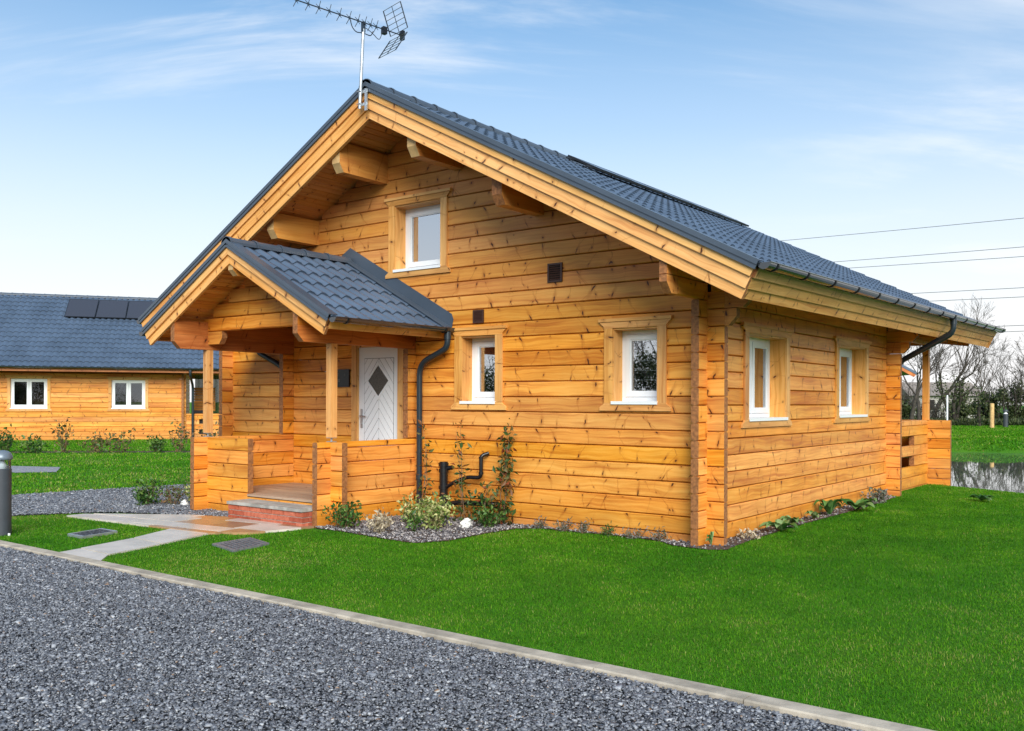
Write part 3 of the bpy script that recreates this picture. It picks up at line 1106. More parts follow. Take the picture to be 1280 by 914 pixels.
# front wall
mb = MB()
z0 = -0.096
k = 0
while z0 < 5.25:
    z1 = z0 + HC
    s = (5.64 - 0.125 - z1) / 0.523
    a0, a1 = XC - s, XC + s
    lo, hi = XL - 0.20, XR + 0.20
    corbel = None
    if 2.37 < z0 < 2.45:
        corbel = 0.335
    elif 2.5 < z0 < 2.62:
        corbel = 0.50
    elif z0 > 2.62:
        lo, hi = XL - 0.02, XR + 0.0
    a0, a1 = max(a0, lo), min(a1, hi)
    zb = max(z0, -0.06)
    if z0 > 2.9:
        a0, a1 = max(a0, XL + 0.003), min(a1, XR - 0.003)
    if a1 - a0 > 0.1:
        log_course(mb, FF, a0, a1, zb, z1, 0.09, 0.014, WIN + [DOOR])
    if corbel:
        for sgn, xe, far in ((1, 0.2, corbel), (-1, XL - 0.2, XL - corbel)):
            ch = (far - xe) * sgn
            pts = [(xe - sgn * 0.002, z0 + 0.004), (far - sgn * 0.09, z0 + 0.004), (far, z0 + 0.10), (far, z1 - 0.004), (xe - sgn * 0.002, z1 - 0.004)]
            FF.poly(mb, pts, -0.088, -0.002, 'a', 0, 1)
    z0 = z1
    k += 1
mb.build('front_wall', LM, cabin)

# right side wall, pillar and rear verandah logs
mb = MB()
z0 = 0.189 - HC
while z0 < 2.9:
    z1 = z0 + HC
    zb = max(z0, -0.06)
    if z0 < 2.6:
        log_course(mb, FS, -0.205, 7.03, zb, z1, 0.09, 0.014, SWIN)
    else:
        log_course(mb, FS, -0.70, 9.95, zb, z1, 0.09, 0.014, SWIN)
    z0 = z1
# protruding beam ends with the cut-off corner, front
for (za, zb, yc) in ((2.663, 2.845, 0.10), (2.853, 3.035, 0.0)):
    pts = [(-0.698, za), (-0.93 + yc * 1.0, za), (-0.93, za + yc * 1.1), (-0.93, zb), (-0.698, zb)]
    FS.poly(mb, pts, -0.088, -0.002, 'a', 0, 1)
mb.build('side_wall', LM, cabin)
mb = MB()
z0 = 0.189 - HC
while z0 < 2.9:
    log_course(mb, FL, -7.03, 0.205, max(z0, -0.06), z0 + HC, 0.09, 0.014)
    z0 += HC
mb.build('side_wall', LM, cabin)
FR = Frame((0, 6.83, 0), (1, 0, 0), (0, -1, 0))        # rear cross wall
mb = MB()
z0 = -0.096
while z0 < 3.0:
    z1 = z0 + HC
    far = 0.225
    if z0 > 2.37:
        far = 0.36 if z0 < 2.5 else 0.5
    if z0 > 2.7:
        far = 0.0
    log_course(mb, FR, XL - 0.2, min(far, 0.225) if far else 0.0, max(z0, -0.06), z1)
    if far > 0.3:
        pts = [(0.223, z0 + 0.004), (far - 0.09, z0 + 0.004), (far, z0 + 0.10), (far, z1 - 0.004), (0.223, z1 - 0.004)]
        FR.poly(mb, pts, -0.088, -0.002, 'a', 0, 1)
    z0 = z1
mb.build('rear_wall', LM, cabin)

# verandah parapet with slots
ver = MB()
slots = [(7.6, 8.63, 0.785, 0.950), (7.6, 8.63, 0.405, 0.590)]
edges = [-0.06, 0.02, 0.21, 0.40, 0.59, 0.78, 0.955, 1.14, 1.235]
for za, zb in zip(edges, edges[1:]):
    log_course(ver, FS, 6.925, 9.84, za, zb, 0.09, 0.010, slots, 0, 0)
FB = Frame((0, 9.62, 0), (1, 0, 0), (0, -1, 0))
e2 = [-0.06, 0.115, 0.305, 0.495, 0.685, 0.875, 1.06, 1.232]
for za, zb in zip(e2, e2[1:]):
    log_course(ver, FB, -2.0, 0.40, za, zb, 0.09, 0.013)
ver.build('verandah_parapet', LM, cabin)
mb = MB()
for i in range(26):
    mb.box(-8.4, -0.1, 6.95 + i * 0.102, 7.045 + i * 0.102, 0.26, 0.288, (1, 0, 0))
mb.build('verandah_deck', M_deck, cabin)
for xx in (-0.035, -2.9, -5.6, -8.49):
    mb = MB()
    mb.box(xx - 0.055, xx + 0.055, 9.57, 9.675, 1.23, 2.662, (0, 0, 1), 0, 1)
    mb.build('verandah_post', LM, cabin)
mb = MB()
mb.box(XL + 0.09, -0.095, 9.60, 9.69, 2.66, 3.03, (1, 0, 0), 0, 1)
for yy in (7.5, 8.3, 9.1, 10.0):
    mb.prism([(0.02, yy, 2.72), (0.62, yy, 2.64), (0.62, yy, 2.76), (0.02, yy, 3.02)], (0, 0.07, 0), (1, 0, 0), 0, 1)
mb.build('verandah_beam', LM, cabin)

# --- roof
roof_e = MB()
for sd in (1, -1):
    ROOF.slabx(roof_e, sd, 0.0, 5.15, 0.085, 0.205, Y_FRONT + 0.05, Y_BACK - 0.02)
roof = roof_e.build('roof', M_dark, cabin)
mb = MB()
for sd in (1, -1):
    x = 0.02
    while x < 5.14:
        x2 = min(x + 0.0815, 5.145)
        c = 0.006
        pts = [ROOF.pt(sd, x, 0.207, Y_FRONT + 0.06), ROOF.pt(sd, x2 - 0.004, 0.207, Y_FRONT + 0.06), ROOF.pt(sd, x2 - 0.004, 0.216, Y_FRONT + 0.06), ROOF.pt(sd, x2 - 0.004 - c, 0.224, Y_FRONT + 0.06), ROOF.pt(sd, x + c, 0.224, Y_FRONT + 0.06), ROOF.pt(sd, x, 0.216, Y_FRONT + 0.06)]
        mb.prism(pts, (0, Y_BACK - Y_FRONT - 0.1, 0), (0, 1, 0))
        x = x2
mb.build('soffit', M_log, roof)
for sd in (1, -1):
    up, nx = ROOF.dirs(sd)
    E = ROOF.end(sd, 0.048, Y_FRONT, 0.0)
    E = V((E.x, Y_FRONT, E.z)) - up * 0.02
    if sd == 1:
        tile_sheet('roof_tiles', E, (0, 1, 0), up, nx, Y_BACK - Y_FRONT, 5.255 * ROOF.k + 0.02, roof)
    else:
        tile_sheet('roof_tiles', E + V((0, Y_BACK - Y_FRONT, 0)), (0, -1, 0), up, nx, Y_BACK - Y_FRONT, 5.255 * ROOF.k + 0.02, roof)
mb = MB()
ridge_caps(mb, V((XC, Y_FRONT - 0.02, 5.575)), (0, 1, 0), Y_BACK - Y_FRONT + 0.02, 0.095)
mb.build('ridge_cap', M_flash, roof, True, 45)
mb = MB()
for sd in (1, -1):
    for (d0, d1, ya, yb) in ((-0.004, 0.006, -1.034, -0.90), (0.006, 0.036, -1.034, -1.026), (0.036, 0.046, -1.040, -1.026), (0.046, 0.080, -1.030, -1.022), (0.080, 0.092, -1.036, -1.012)):
        ROOF.rake(mb, sd, d0, d1, ya, yb, ext=0.02)
mb.build('verge_trim', M_flash, roof)
mb = MB()
for sd in (1, -1):
    for (d0, d1, ya) in ((0.060, 0.170, -1.010), (0.166, 0.292, -0.985), (0.288, 0.400, -0.960)):
        ROOF.rake(mb, sd, d0 if d0 > 0.1 else 0.088, d1, ya, ya + 0.027 + (0.02 if d0 > 0.1 else 0.0), 0, 1)
mb.build('bargeboard', [M_trim, M_end], roof)
for sd in (1, -1):
    mb = MB()
    for (d0, d1, pr) in ((0.075, 0.175, 0.018), (0.171, 0.292, -0.004), (0.288, 0.398, -0.026)):
        ROOF.fascia(mb, sd, d0, d1, 0.05, pr - 0.002, -0.955 + (0.02 if pr > 0 else 0), Y_BACK - 0.02 - (0.04 if pr < 0 else 0), 0, 1)
    mb.build('fascia', [M_trim, M_end], roof)
# rear bargeboards
mb = MB()
for sd in (1, -1):
    ROOF.rake(mb, sd, 0.075, 0.40, Y_BACK - 0.018, Y_BACK + 0.008, 0, 1)
mb.build('bargeboard', [M_trim, M_end], roof)

ge = ROOF.end(1, 0.0, 0.0)
gr_ = gutter('gutter', (ge.x + 0.055, -0.985, 2.862), (ge.x + 0.055, Y_BACK + 0.03, 2.862), (1, 0, 0), cabin)
gutter('gutter', (2 * XC - ge.x - 0.055, -0.985, 2.862), (2 * XC - ge.x - 0.055, Y_BACK + 0.03, 2.862), (-1, 0, 0), cabin)
gxp = ge.x + 0.055
main_pipe = downpipe([(gxp, 6.78, 2.82), (gxp, 6.78, 2.60), (0.16, 7.14, 2.27), (0.08, 7.17, 2.12), (0.08, 7.17, 0.02)], cabin, 0.043, 0.14)

# --- purlins with cut-off ends
FX = Frame((0, 0, 0), (0, 1, 0), (1, 0, 0))
for (xa, xb, zb, ye) in ((-5.03, -4.885, 4.615, -0.90), (-3.645, -3.50, 4.615, -0.90), (-2.335, -2.19, 3.851, -0.84), (-6.48, -6.335, 3.895, -0.84)):
    mb = MB()
    xm = (xa + xb) / 2
    for (xs0, xs1) in ((xa, xb),):
        top_in = min(5.64 - 0.523 * abs(xa - XC), 5.64 - 0.523 * abs(xb - XC)) - 0.225
        pts = [(0.06, zb), (ye + 0.075, zb), (ye, zb + 0.115), (ye, top_in), (0.06, top_in)]
        mb.prism([(xa, y, z) for y, z in pts], (xb - xa, 0, 0), (0, 1, 0), 0, 1)
    # groove between the two timbers of a purlin
    mb.build('purlin', [M_log, M_end if xa > -3 else M_postw], roof)

# --- windows
make_window(cabin, FF, *WIN[0], curtain=None)
make_window(cabin, FF, *WIN[1], curtain=None)
make_window(cabin, FF, *WIN[2], depth=0.20, curtain=[(-4.70, -3.90)], glass=M_glass_up)
make_window(cabin, FS, *SWIN[0], panes=2, ear=0.07, curtain=[(1.12, 1.45), (1.80, 2.24)])
make_window(cabin, FS, *SWIN[1], panes=2, ear=0.07, curtain=[(4.40, 4.70), (5.15, 5.60)])

# --- wall vents
for (a0, a1, b0, b1) in ((-2.116, -1.903, 3.012, 3.244), (-3.303, -3.128, 2.572, 2.743)):
    mb = MB()
    t = 0.022
    FF.box(mb, a0, a0 + t, b0, b1, 0.001, 0.022)
    FF.box(mb, a1 - t, a1, b0, b1, 0.001, 0.022)
    FF.box(mb, a0 + t, a1 - t, b0, b0 + t, 0.001, 0.021)
    FF.box(mb, a0 + t, a1 - t, b1 - t, b1, 0.001, 0.021)
    FF.box(mb, a0 + t, a1 - t, b0 + t, b1 - t, 0.001, 0.004, 'a', 1)
    nl = 7
    for i in range(nl):
        zc_ = b0 + t + (b1 - b0 - 2 * t) * (i + 0.5) / nl
        mb.prism([FF.P(a0 + t, zc_ + 0.010, 0.005), FF.P(a0 + t, zc_ + 0.013, 0.005), FF.P(a0 + t, zc_ - 0.004, 0.018), FF.P(a0 + t, zc_ - 0.007, 0.018)], (a1 - a0 - 2 * t, 0, 0))
    mb.build('wall_vent', [M_brown, M_vdark], cabin)

# --- door
dl, dr, db, dt = -5.487, -4.666, 0.335, 2.325
DO = -0.03
mb = MB()
FF.box(mb, dl, dr, db, dt, DO - 0.045, DO, 'z')
pl0, pl1, pz0, pz1 = dl + 0.115, dr - 0.115, db + 0.13, dt - 0.155
pc = (pl0 + pl1) / 2
door = mb.build('front_door', M_white, cabin)
gv_ = MB()
FF.box(gv_, pl0, pl1, pz0, pz1, DO + 0.0005, DO + 0.002)
gv_.build('panel_groove', M_groove, door)
st = MB()
pw = 0.088
for sd in (-1, 1):
    xa, xb = (pl0 + 0.008, pc - 0.004) if sd < 0 else (pc + 0.004, pl1 - 0.008)
    rect = [(xa, pz0 + 0.008), (xb, pz0 + 0.008), (xb, pz1 - 0.008), (xa, pz1 - 0.008)]
    W_ = pl1 - pc
    slope = 1.28
    for i in range(-8, 30):
        zc0 = pz0 + i * pw * 1.62
        zc1 = zc0 + pw * 1.62 - 0.013
        # strip rises towards the centre line
        if sd < 0:
            quad = [(pl0, zc0 - W_ * slope), (pc, zc0), (pc, zc1), (pl0, zc1 - W_ * slope)]
        else:
            quad = [(pc, zc0), (pl1, zc0 - W_ * slope), (pl1, zc1 - W_ * slope), (pc, zc1)]
        pl = clip_poly(quad, rect)
        if len(pl) >= 3:
            FF.poly(st, pl, DO + 0.001, DO + 0.006)
st.build('door_panel', M_white, door)
dcx, dcz, hw, hh = pc - 0.005, 1.845, 0.205, 0.222
mb = MB()
outr = [(dcx, dcz - hh - 0.05), (dcx + hw + 0.042, dcz), (dcx, dcz + hh + 0.05), (dcx - hw - 0.042, dcz)]
inr = [(dcx, dcz - hh), (dcx + hw, dcz), (dcx, dcz + hh), (dcx - hw, dcz)]
for i in range(4):
    j = (i + 1) % 4
    FF.poly(mb, [outr[i], outr[j], inr[j], inr[i]], DO + 0.002, DO + 0.016)
mb.build('diamond_frame', M_white, door)
mb = MB()
FF.poly(mb, inr, DO + 0.0065, DO + 0.0085)
mb.build('diamond_pane', M_doorglass, door)
mb = MB()
hx = dl + 0.062
FF.box(mb, hx - 0.020, hx + 0.020, 1.17, 1.44, DO + 0.001, DO + 0.010)
mb.tube([FF.P(hx, 1.34, DO + 0.005), FF.P(hx, 1.34, DO + 0.055)], 0.009, 8)
mb.tube(arc_pts([FF.P(hx, 1.34, DO + 0.05), FF.P(hx + 0.03, 1.34, DO + 0.056), FF.P(hx + 0.125, 1.335, DO + 0.05)], 0.03), 0.009, 8)
mb.tube([FF.P(hx, 1.23, DO + 0.008), FF.P(hx, 1.23, DO + 0.02)], 0.012, 10)
mb.build('door_handle', M_chrome, door, True)
for zh in (2.05, 1.25, 0.55):
    mb = MB()
    mb.tube([FF.P(dr + 0.006, zh - 0.05, DO + 0.010), FF.P(dr + 0.006, zh + 0.05, DO + 0.010)], 0.010, 8)
    mb.build('hinge', M_chrome, door, True)
mb = MB()
F_ = FF
F_.box(mb, dl - 0.10, dl - 0.006, 0.30, 2.36, 0.002, 0.026, 'z')
F_.box(mb, dr + 0.006, dr + 0.115, 0.30, 2.36, 0.002, 0.026, 'z')
F_.box(mb, dl - 0.10, dr + 0.115, 2.3605, 2.47, 0.002, 0.026)
F_.box(mb, dl - 0.040, dl - 0.003, 0.30, 2.345, -0.09, 0.0, 'z')
F_.box(mb, dr + 0.003, dr + 0.045, 0.30, 2.345, -0.09, 0.0, 'z')
F_.box(mb, dl - 0.003, dr + 0.003, 2.328, 2.36, -0.09, 0.0)
F_.box(mb, dl - 0.003, dr + 0.003, 0.29, 0.333, -0.09, 0.002)
mb.build('door_frame', [M_trim], door)

# --- porch
PXL, PXR = -6.99, -4.33
PC = (PXL + PXR) / 2 + 0.02
PORCH = Gable((PC, 0, 0), (1, 0, 0), (0, 1, 0), 3.615, 0.545, 1.935)
FPF = Frame((0, -1.53, 0), (1, 0, 0), (0, -1, 0))
FPR = Frame((PXR, 0, 0), (0, 1, 0), (1, 0, 0))
FPL = Frame((PXL + 0.09, 0, 0), (0, 1, 0), (1, 0, 0))
es = [-0.02, 0.21, 0.40, 0.59, 0.78, 0.965, 1.045]
ef = [-0.02, 0.115, 0.305, 0.495, 0.685, 0.87, 1.043]
for FP, stub in ((FPR, 0.16), (FPL, 0.21)):
    mb = MB()
    for za, zb in zip(es, es[1:]):
        log_course(mb, FP, -1.745, -0.003, za, zb, 0.09, 0.013)
    mb.build('porch_parapet', LM, cabin)
    # full height log ends where the cross wall pierces the front wall
    mb = MB()
    z0 = 1.05
    while z0 < 2.25:
        z1 = min(z0 + HC, 2.268)
        log_course(mb, FP, -stub, -0.002, z0, z1, 0.09, 0.013)
        z0 = z1
    mb.build('wall_log_end', LM, cabin)
mb = MB()
for za, zb in zip(ef, ef[1:]):
    log_course(mb, FPF, PXL - 0.19, -5.985, za, zb, 0.09, 0.013)
mb.build('porch_parapet', LM, cabin)
mb = MB()
for za, zb in zip(ef, ef[1:]):
    log_course(mb, FPF, -4.415, PXR + 0.205, za, zb, 0.09, 0.013)
mb.build('porch_parapet', LM, cabin)
mb = MB()
log_course(mb, FPF, -5.983, -4.423, 0.10, 0.262, 0.09, 0.013)
mb.build('threshold_log', LM, cabin)
mb = MB()
i = 0
mb.box(-5.982, -4.424, -1.542, -1.432, 0.270, 0.2985, (1, 0, 0))
yy = -1.428
while yy < -0.05:
    mb.box(PXL + 0.095, PXR - 0.095, yy, min(yy + 0.115, -0.012), 0.270, 0.298, (1, 0, 0))
    yy += 0.120
mb.build('porch_deck', M_deck, cabin)
for xx in (-6.955, -4.365):
    mb = MB()
    mb.box(xx - 0.048, xx + 0.048, -1.535, -1.437, 1.10, 2.268, (0, 0, 1), 0, 1)
    p = mb.build('porch_post', [M_trim, M_end], cabin)
    mb = MB()
    mb.tube([(xx, -1.486, 1.04), (xx, -1.486, 1.101)], 0.012, 8)
    mb.box(xx - 0.045, xx + 0.045, -1.53, -1.442, 1.044, 1.052)
    mb.box(xx - 0.045, xx + 0.045, -1.53, -1.442, 1.092, 1.0995)
    mb.build('post_bracket', M_galv, p)
# side beams: two courses with a cut-off front end
for FP in (FPR, FPL):
    mb = MB()
    for (za, zb, ye, ch) in ((2.270, 2.462, -2.055, 0.095), (2.464, 2.655, -2.055, 0.0)):
        pts = [(-0.003, za), (ye + ch, za), (ye, za + ch), (ye, zb), (-0.003, zb)]
        FP.poly(mb, [(a, z + 0.0) for a, z in pts], -0.089, -0.001, 'a', 0, 1)
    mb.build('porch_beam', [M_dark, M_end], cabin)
# gable logs of the porch
mb = MB()
z0 = 2.52
while z0 < 3.35:
    z1 = z0 + HC
    s = (3.615 - 0.10 - z1) / 0.545
    a0, a1 = max(PC - s, PXL - 0.01), min(PC + s, PXR + 0.006)
    if a1 - a0 > 0.1:
        log_course(mb, FPF, a0, a1, z0, z1, 0.09, 0.013)
    z0 = z1
FPF.poly(mb, [(PXL + 0.085, 2.345), (-6.64, 2.345), (-6.575, 2.43), (-6.575, 2.518), (PXL + 0.085, 2.518)], -0.088, -0.003, 'a', 0, 1)
mb.build('porch_gable', [M_log, M_end], cabin)
mb = MB()
pts = [(-1.44, 3.16), (-1.99, 3.16), (-2.06, 3.23), (-2.06, 3.50), (-1.44, 3.50)]
mb.prism([(PC - 0.05, y, z) for y, z in pts], (0.10, 0, 0), (0, 1, 0), 0, 1)
mb.build('porch_purlin', [M_log, M_postw], cabin)
# porch roof
PY0 = -2.10
mb = MB()
for sd in (1, -1):
    PORCH.slabx(mb, sd, 0.0, 1.87, 0.075, 0.120, PY0 + 0.05, -0.003)
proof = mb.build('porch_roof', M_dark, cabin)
mb = MB()
for sd in (1, -1):
    x = 0.015
    while x < 1.865:
        x2 = min(x + 0.0815, 1.868)
        pts = [PORCH.pt(sd, x, 0.122, PY0 + 0.055), PORCH.pt(sd, x2 - 0.004, 0.122, PY0 + 0.055), PORCH.pt(sd, x2 - 0.004, 0.130, PY0 + 0.055), PORCH.pt(sd, x2 - 0.010, 0.137, PY0 + 0.055), PORCH.pt(sd, x + 0.006, 0.137, PY0 + 0.055), PORCH.pt(sd, x, 0.130, PY0 + 0.055)]
        mb.prism(pts, (0, -PY0 - 0.06, 0), (0, 1, 0))
        x = x2
mb.build('soffit', M_log, proof)
for sd in (1, -1):
    up, nx = PORCH.dirs(sd)
    E = PORCH.end(sd, 0.045, PY0)
    E = V((E.x, PY0, E.z)) - up * 0.03
    Ls = 1.935 * PORCH.k + 0.03
    if sd == 1:
        tile_sheet('roof_tiles', E, (0, 1, 0), up, nx, -PY0 - 0.01, Ls, proof, 0.195, 0.36, 0.020, 0.024, 14)
    else:
        tile_sheet('roof_tiles', E + V((0, -PY0 - 0.01, 0)), (0, -1, 0), up, nx, -PY0 - 0.01, Ls, proof, 0.195, 0.36, 0.020, 0.024, 14)
mb = MB()
ridge_caps(mb, V((PC, PY0 - 0.02, 3.560)), (0, 1, 0), -PY0 + 0.0, 0.085, 0.41)
mb.build('ridge_cap', M_flash, proof, True, 45)
mb = MB()
for sd in (1, -1):
    for (d0, d1, ya, yb) in ((-0.004, 0.006, PY0 - 0.034, PY0 + 0.10), (0.006, 0.034, PY0 - 0.034, PY0 - 0.026), (0.034, 0.044, PY0 - 0.040, PY0 - 0.026), (0.044, 0.076, PY0 - 0.030, PY0 - 0.022), (0.076, 0.086, PY0 - 0.036, PY0 - 0.012)):
        PORCH.rake(mb, sd, d0, d1, ya, yb, ext=0.02)
mb.build('verge_trim', M_flash, proof)
mb = MB()
for sd in (1, -1):
    for (d0, d1, ya) in ((0.078, 0.168, PY0 - 0.010), (0.164, 0.268, PY0 + 0.016)):
        PORCH.rake(mb, sd, d0, d1, ya, ya + 0.027 + (0.0 if d0 < 0.1 else 0.01), 0, 1)
mb.build('bargeboard', [M_trim, M_end], proof)
for sd in (1, -1):
    mb = MB()
    PORCH.fascia(mb, sd, 0.070, 0.190, 0.03, 0.0, PY0 + 0.045, -0.003, 0, 1)
    mb.build('fascia', [M_trim, M_end], proof)
# flashing up the wall
mb = MB()
for sd in (1, -1):
    pts = [PORCH.pt(sd, 0, -0.15, -0.012), PORCH.pt(sd, 1.96, -0.15, -0.012), PORCH.pt(sd, 1.99, -0.10, -0.012), PORCH.pt(sd, 1.96, 0.03, -0.012), PORCH.pt(sd, 0, 0.03, -0.012)]
    mb.prism(pts, (0, 0.010, 0), (1, 0, 0))
    pts = [PORCH.pt(sd, 0, 0.004, -0.17), PORCH.pt(sd, 1.95, 0.004, -0.17), PORCH.pt(sd, 1.95, 0.012, -0.17), PORCH.pt(sd, 0, 0.012, -0.17)]
    mb.prism(pts, (0, 0.165, 0), (1, 0, 0))
mb.build('wall_flashing', M_flash, proof)
pe = PORCH.end(1, 0, 0)
pgx = pe.x + 0.055
gutter('gutter', (pgx, PY0 - 0.0, 2.515), (pgx, -0.03, 2.515), (1, 0, 0), cabin, 0.056)
gutter('gutter', (2 * PC - pgx, PY0 - 0.0, 2.515), (2 * PC - pgx, -0.03, 2.515), (-1, 0, 0), cabin, 0.056)
downpipe([(pgx, -0.12, 2.47), (pgx, -0.12, 2.26), (-4.17, -0.10, 2.06), (-4.17, -0.10, 0.10)], cabin, 0.040, 0.16, (-4.17, -0.10, 0.50))
downpipe([(2 * PC - pgx, -0.12, 2.47), (2 * PC - pgx, -0.12, 2.32), (-7.05, -0.06, 2.06), (-7.05, -0.06, 0.05)], cabin, 0.040, 0.16)

# --- soil pipe with branches
mb = MB()
sx, sy = -3.685, -0.15
mb.tube([(sx, sy, 0.0), (sx, sy, 0.76)], 0.056, 16)
for zz in (0.70, 0.62, 0.40, 0.16):
    mb.tube([(sx, sy, zz), (sx, sy, zz + 0.045)], 0.066, 16)
mb.tube(arc_pts([(sx, sy, 0.40), (-3.50, sy, 0.50), (-3.30, -0.13, 0.575), (-3.09, -0.10, 0.575), (-3.09, -0.10, 0.86), (-3.03, -0.02, 0.89)], 0.06), 0.026, 12)
mb.tube([(-3.09, -0.10, 0.62), (-3.09, -0.10, 0.65)], 0.032, 12)
mb.tube([(-3.09, -0.10, 0.82), (-3.09, -0.10, 0.85)], 0.032, 12)
mb.tube([(sx, sy, 0.66), (sx + 0.13, sy + 0.03, 0.69)], 0.030, 10)
mb.tube(arc_pts([(sx, sy, 0.18), (-3.45, sy, 0.24), (-2.90, -0.10, 0.25), (-2.88, -0.02, 0.25)], 0.05), 0.034, 10)
mb.build('soil_pipe', M_black, cabin, True, 50)

# --- brick step in front of the porch opening
step = empty('brick_step', (-5.17, -1.7, 0.05), 'low red brick step with a grey stone top at the porch opening', 'step')
sx0, sx1, sy0, sy1 = -5.925, -4.445, -1.88, -1.536
mb = MB()
mb.box(sx0 + 0.012, sx1 - 0.012, sy0 + 0.012, sy1, 0.0, 0.197)
mb.build('mortar_core', M_mortar, step)
mb = MB()
for c in range(3):
    za = 0.002 + c * 0.066
    zb = za + 0.053
    x = sx0 - (0.112 if c % 2 else 0.0)
    while x < sx1:
        xa, xb = max(x, sx0), min(x + 0.213, sx1)
        if xb < sx1 and sx1 - xb < 0.07:
            xb = sx1
        if xb - xa > 0.07 or xa == sx0:
            mb.box(xa, xb, sy0, sy0 + 0.10, za, zb)
        x += 0.226
    y = sy0 + 0.105 + (0.05 if c % 2 else 0)
    for xa, xb in ((sx1 - 0.1, sx1), (sx0, sx0 + 0.1)):
        y = sy0 + 0.110
        while y < sy1 - 0.02:
            mb.box(xa, xb, y, min(y + 0.213, sy1 - 0.002), za, zb)
            y += 0.224
mb.build('brick_course', M_brick, step)
mb = MB()
mb.box(sx0 - 0.012, sx0 + 0.74, sy0 - 0.018, sy1 - 0.001, 0.198, 0.236)
mb.box(sx0 + 0.746, sx1 + 0.008, sy0 - 0.018, sy1 - 0.001, 0.198, 0.236)
mb.build('step_slab', M_stonetop, step)

# --- plaque beside the door
plq = MB()
FF.box(plq, -5.925, -5.640, 1.760, 2.020, 0.002, 0.030)
pq = plq.build('wall_plaque', M_black)
pq.name = 'wall_plaque'
tag(pq, 'small square black plaque on the log wall left of the white door', 'plaque')
M_mark = simple('faint_mark', (0.10, 0.10, 0.09), 0.6)
for (a0, a1, b0, b1) in ((-5.878, -5.868, 1.925, 1.965), (-5.860, -5.852, 1.918, 1.968), (-5.733, -5.725, 1.915, 1.955), (-5.878, -5.828, 1.832, 1.880)):
    mk = MB()
    FF.box(mk, a0, a1, b0, b1, 0.030, 0.032)
    mk.build('plaque_mark', M_mark, pq)


# ================================================================== TV AERIAL
aer = empty('tv_aerial', (-4.30, -1.06, 5.30), 'silver pole with a long dark television aerial and mesh reflectors on the gable peak', 'aerial')
mb = MB()
mb.tube([(-4.315, -1.075, 5.29), (-4.285, -1.075, 5.8), (-4.262, -1.070, 6.30)], 0.021, 12)
mb.build('mast', M_galv, aer, True)
mb = MB()
for zz in (5.33, 5.49):
    mb.box(-4.36, -4.20, -1.055, -1.042, zz, zz + 0.035)
    mb.tube([(-4.345, -1.10, zz + 0.018), (-4.27, -1.10, zz + 0.018)], 0.006, 6)
mb.box(-4.245, -4.205, -1.060, -1.042, 5.26, 5.54)
mb.build('wall_bracket', M_galv, aer)
A0, A1 = V((-4.441, -1.998, 6.395)), V((-4.130, -0.53, 6.365))
bd = (A1 - A0).normalized()
bs = bd.cross(V((0, 0, 1))).normalized()
bu = bs.cross(bd).normalized()
mb = MB()
mb.tube([A0 - bd * 0.04, A1], 0.008, 8)
mb.box(-4.278, -4.246, -1.092, -1.045, 6.26, 6.39)
mb.build('boom', M_gutter, aer)
pos = [0.0, 0.16, 0.305, 0.45, 0.595, 0.735, 0.86, 0.96, 1.045, 1.13]
for k, s_ in enumerate(pos):
    mb = MB()
    c = A0 + bd * s_
    h = 0.062
    for su in (1, -1):
        for ss in (1, -1):
            mb.tube([c + bu * 0.004 * su, c + bs * (ss * h * 0.95) + bu * (su * h) - bd * 0.010], 0.0042, 5)
    mb.tube([c - bu * 0.016, c + bu * 0.016], 0.013, 8)
    mb.build('director', M_gutter, aer)
mb = MB()
c = A0 + bd * 1.22
mb.prism([c + bs * 0.03 + bu * 0.03, c - bs * 0.03 + bu * 0.03, c - bs * 0.03 - bu * 0.06, c + bs * 0.03 - bu * 0.06], bd * 0.06)
mb.build('dipole_box', M_black, aer)
hinge = A1 + bd * 0.01
for sg in (1, -1):
    mb = MB()
    along = (bd * (-0.40 if sg > 0 else -0.62) + bu * (sg * 1.0)).normalized()
    w, h0, h1 = 0.20, 0.035, 0.36
    P_ = lambda a, b: hinge + bs * (a * w) + along * b - bd * 0.02
    for a in (-1, 1):
        mb.tube([P_(a, h0), P_(a, h1)], 0.008, 6)
    mb.tube([P_(0, 0.0), P_(0, h1)], 0.005, 6)
    for i in range(6):
        b = h0 + (h1 - h0) * i / 5
        mb.tube([P_(-1, b), P_(1, b)], 0.004, 5)
    mb.build('reflector', M_gutter, aer)
mb = MB()
mb.prism([hinge + bs * 0.03 - bu * 0.06, hinge - bs * 0.03 - bu * 0.06, hinge - bs * 0.03 + bu * 0.06, hinge + bs * 0.03 + bu * 0.06], bd * 0.04)
mb.build('reflector_hinge', M_black, aer)
mb = MB()
top = V((-4.262, -1.075, 6.26))
mb.tube(arc_pts([A0 + bd * 0.74, top - bd * 0.16 + V((0, 0, 0.02)), top - bd * 0.10 - V((0, 0, 0.03)), top + V((0, 0, -0.01)), top + bd * 0.12 - V((0, 0, 0.02)), top + bd * 0.15 + V((0, 0, 0.05))], 0.08), 0.006, 6)
mb.tube(arc_pts([A0 + bd * 1.22 - bu * 0.05, A0 + bd * 1.18 - bu * 0.17, A0 + bd * 1.08 - bu * 0.10, A0 + bd * 0.98 - bu * 0.06, top + V((0, 0, 0.06)), top - V((0, 0, 0.3))], 0.06), 0.0045, 6)
mb.build('cable_loop', M_black, aer, True)

# ================================================================== SOLAR PANELS ON THE MAIN ROOF
up, nx = ROOF.dirs(1)


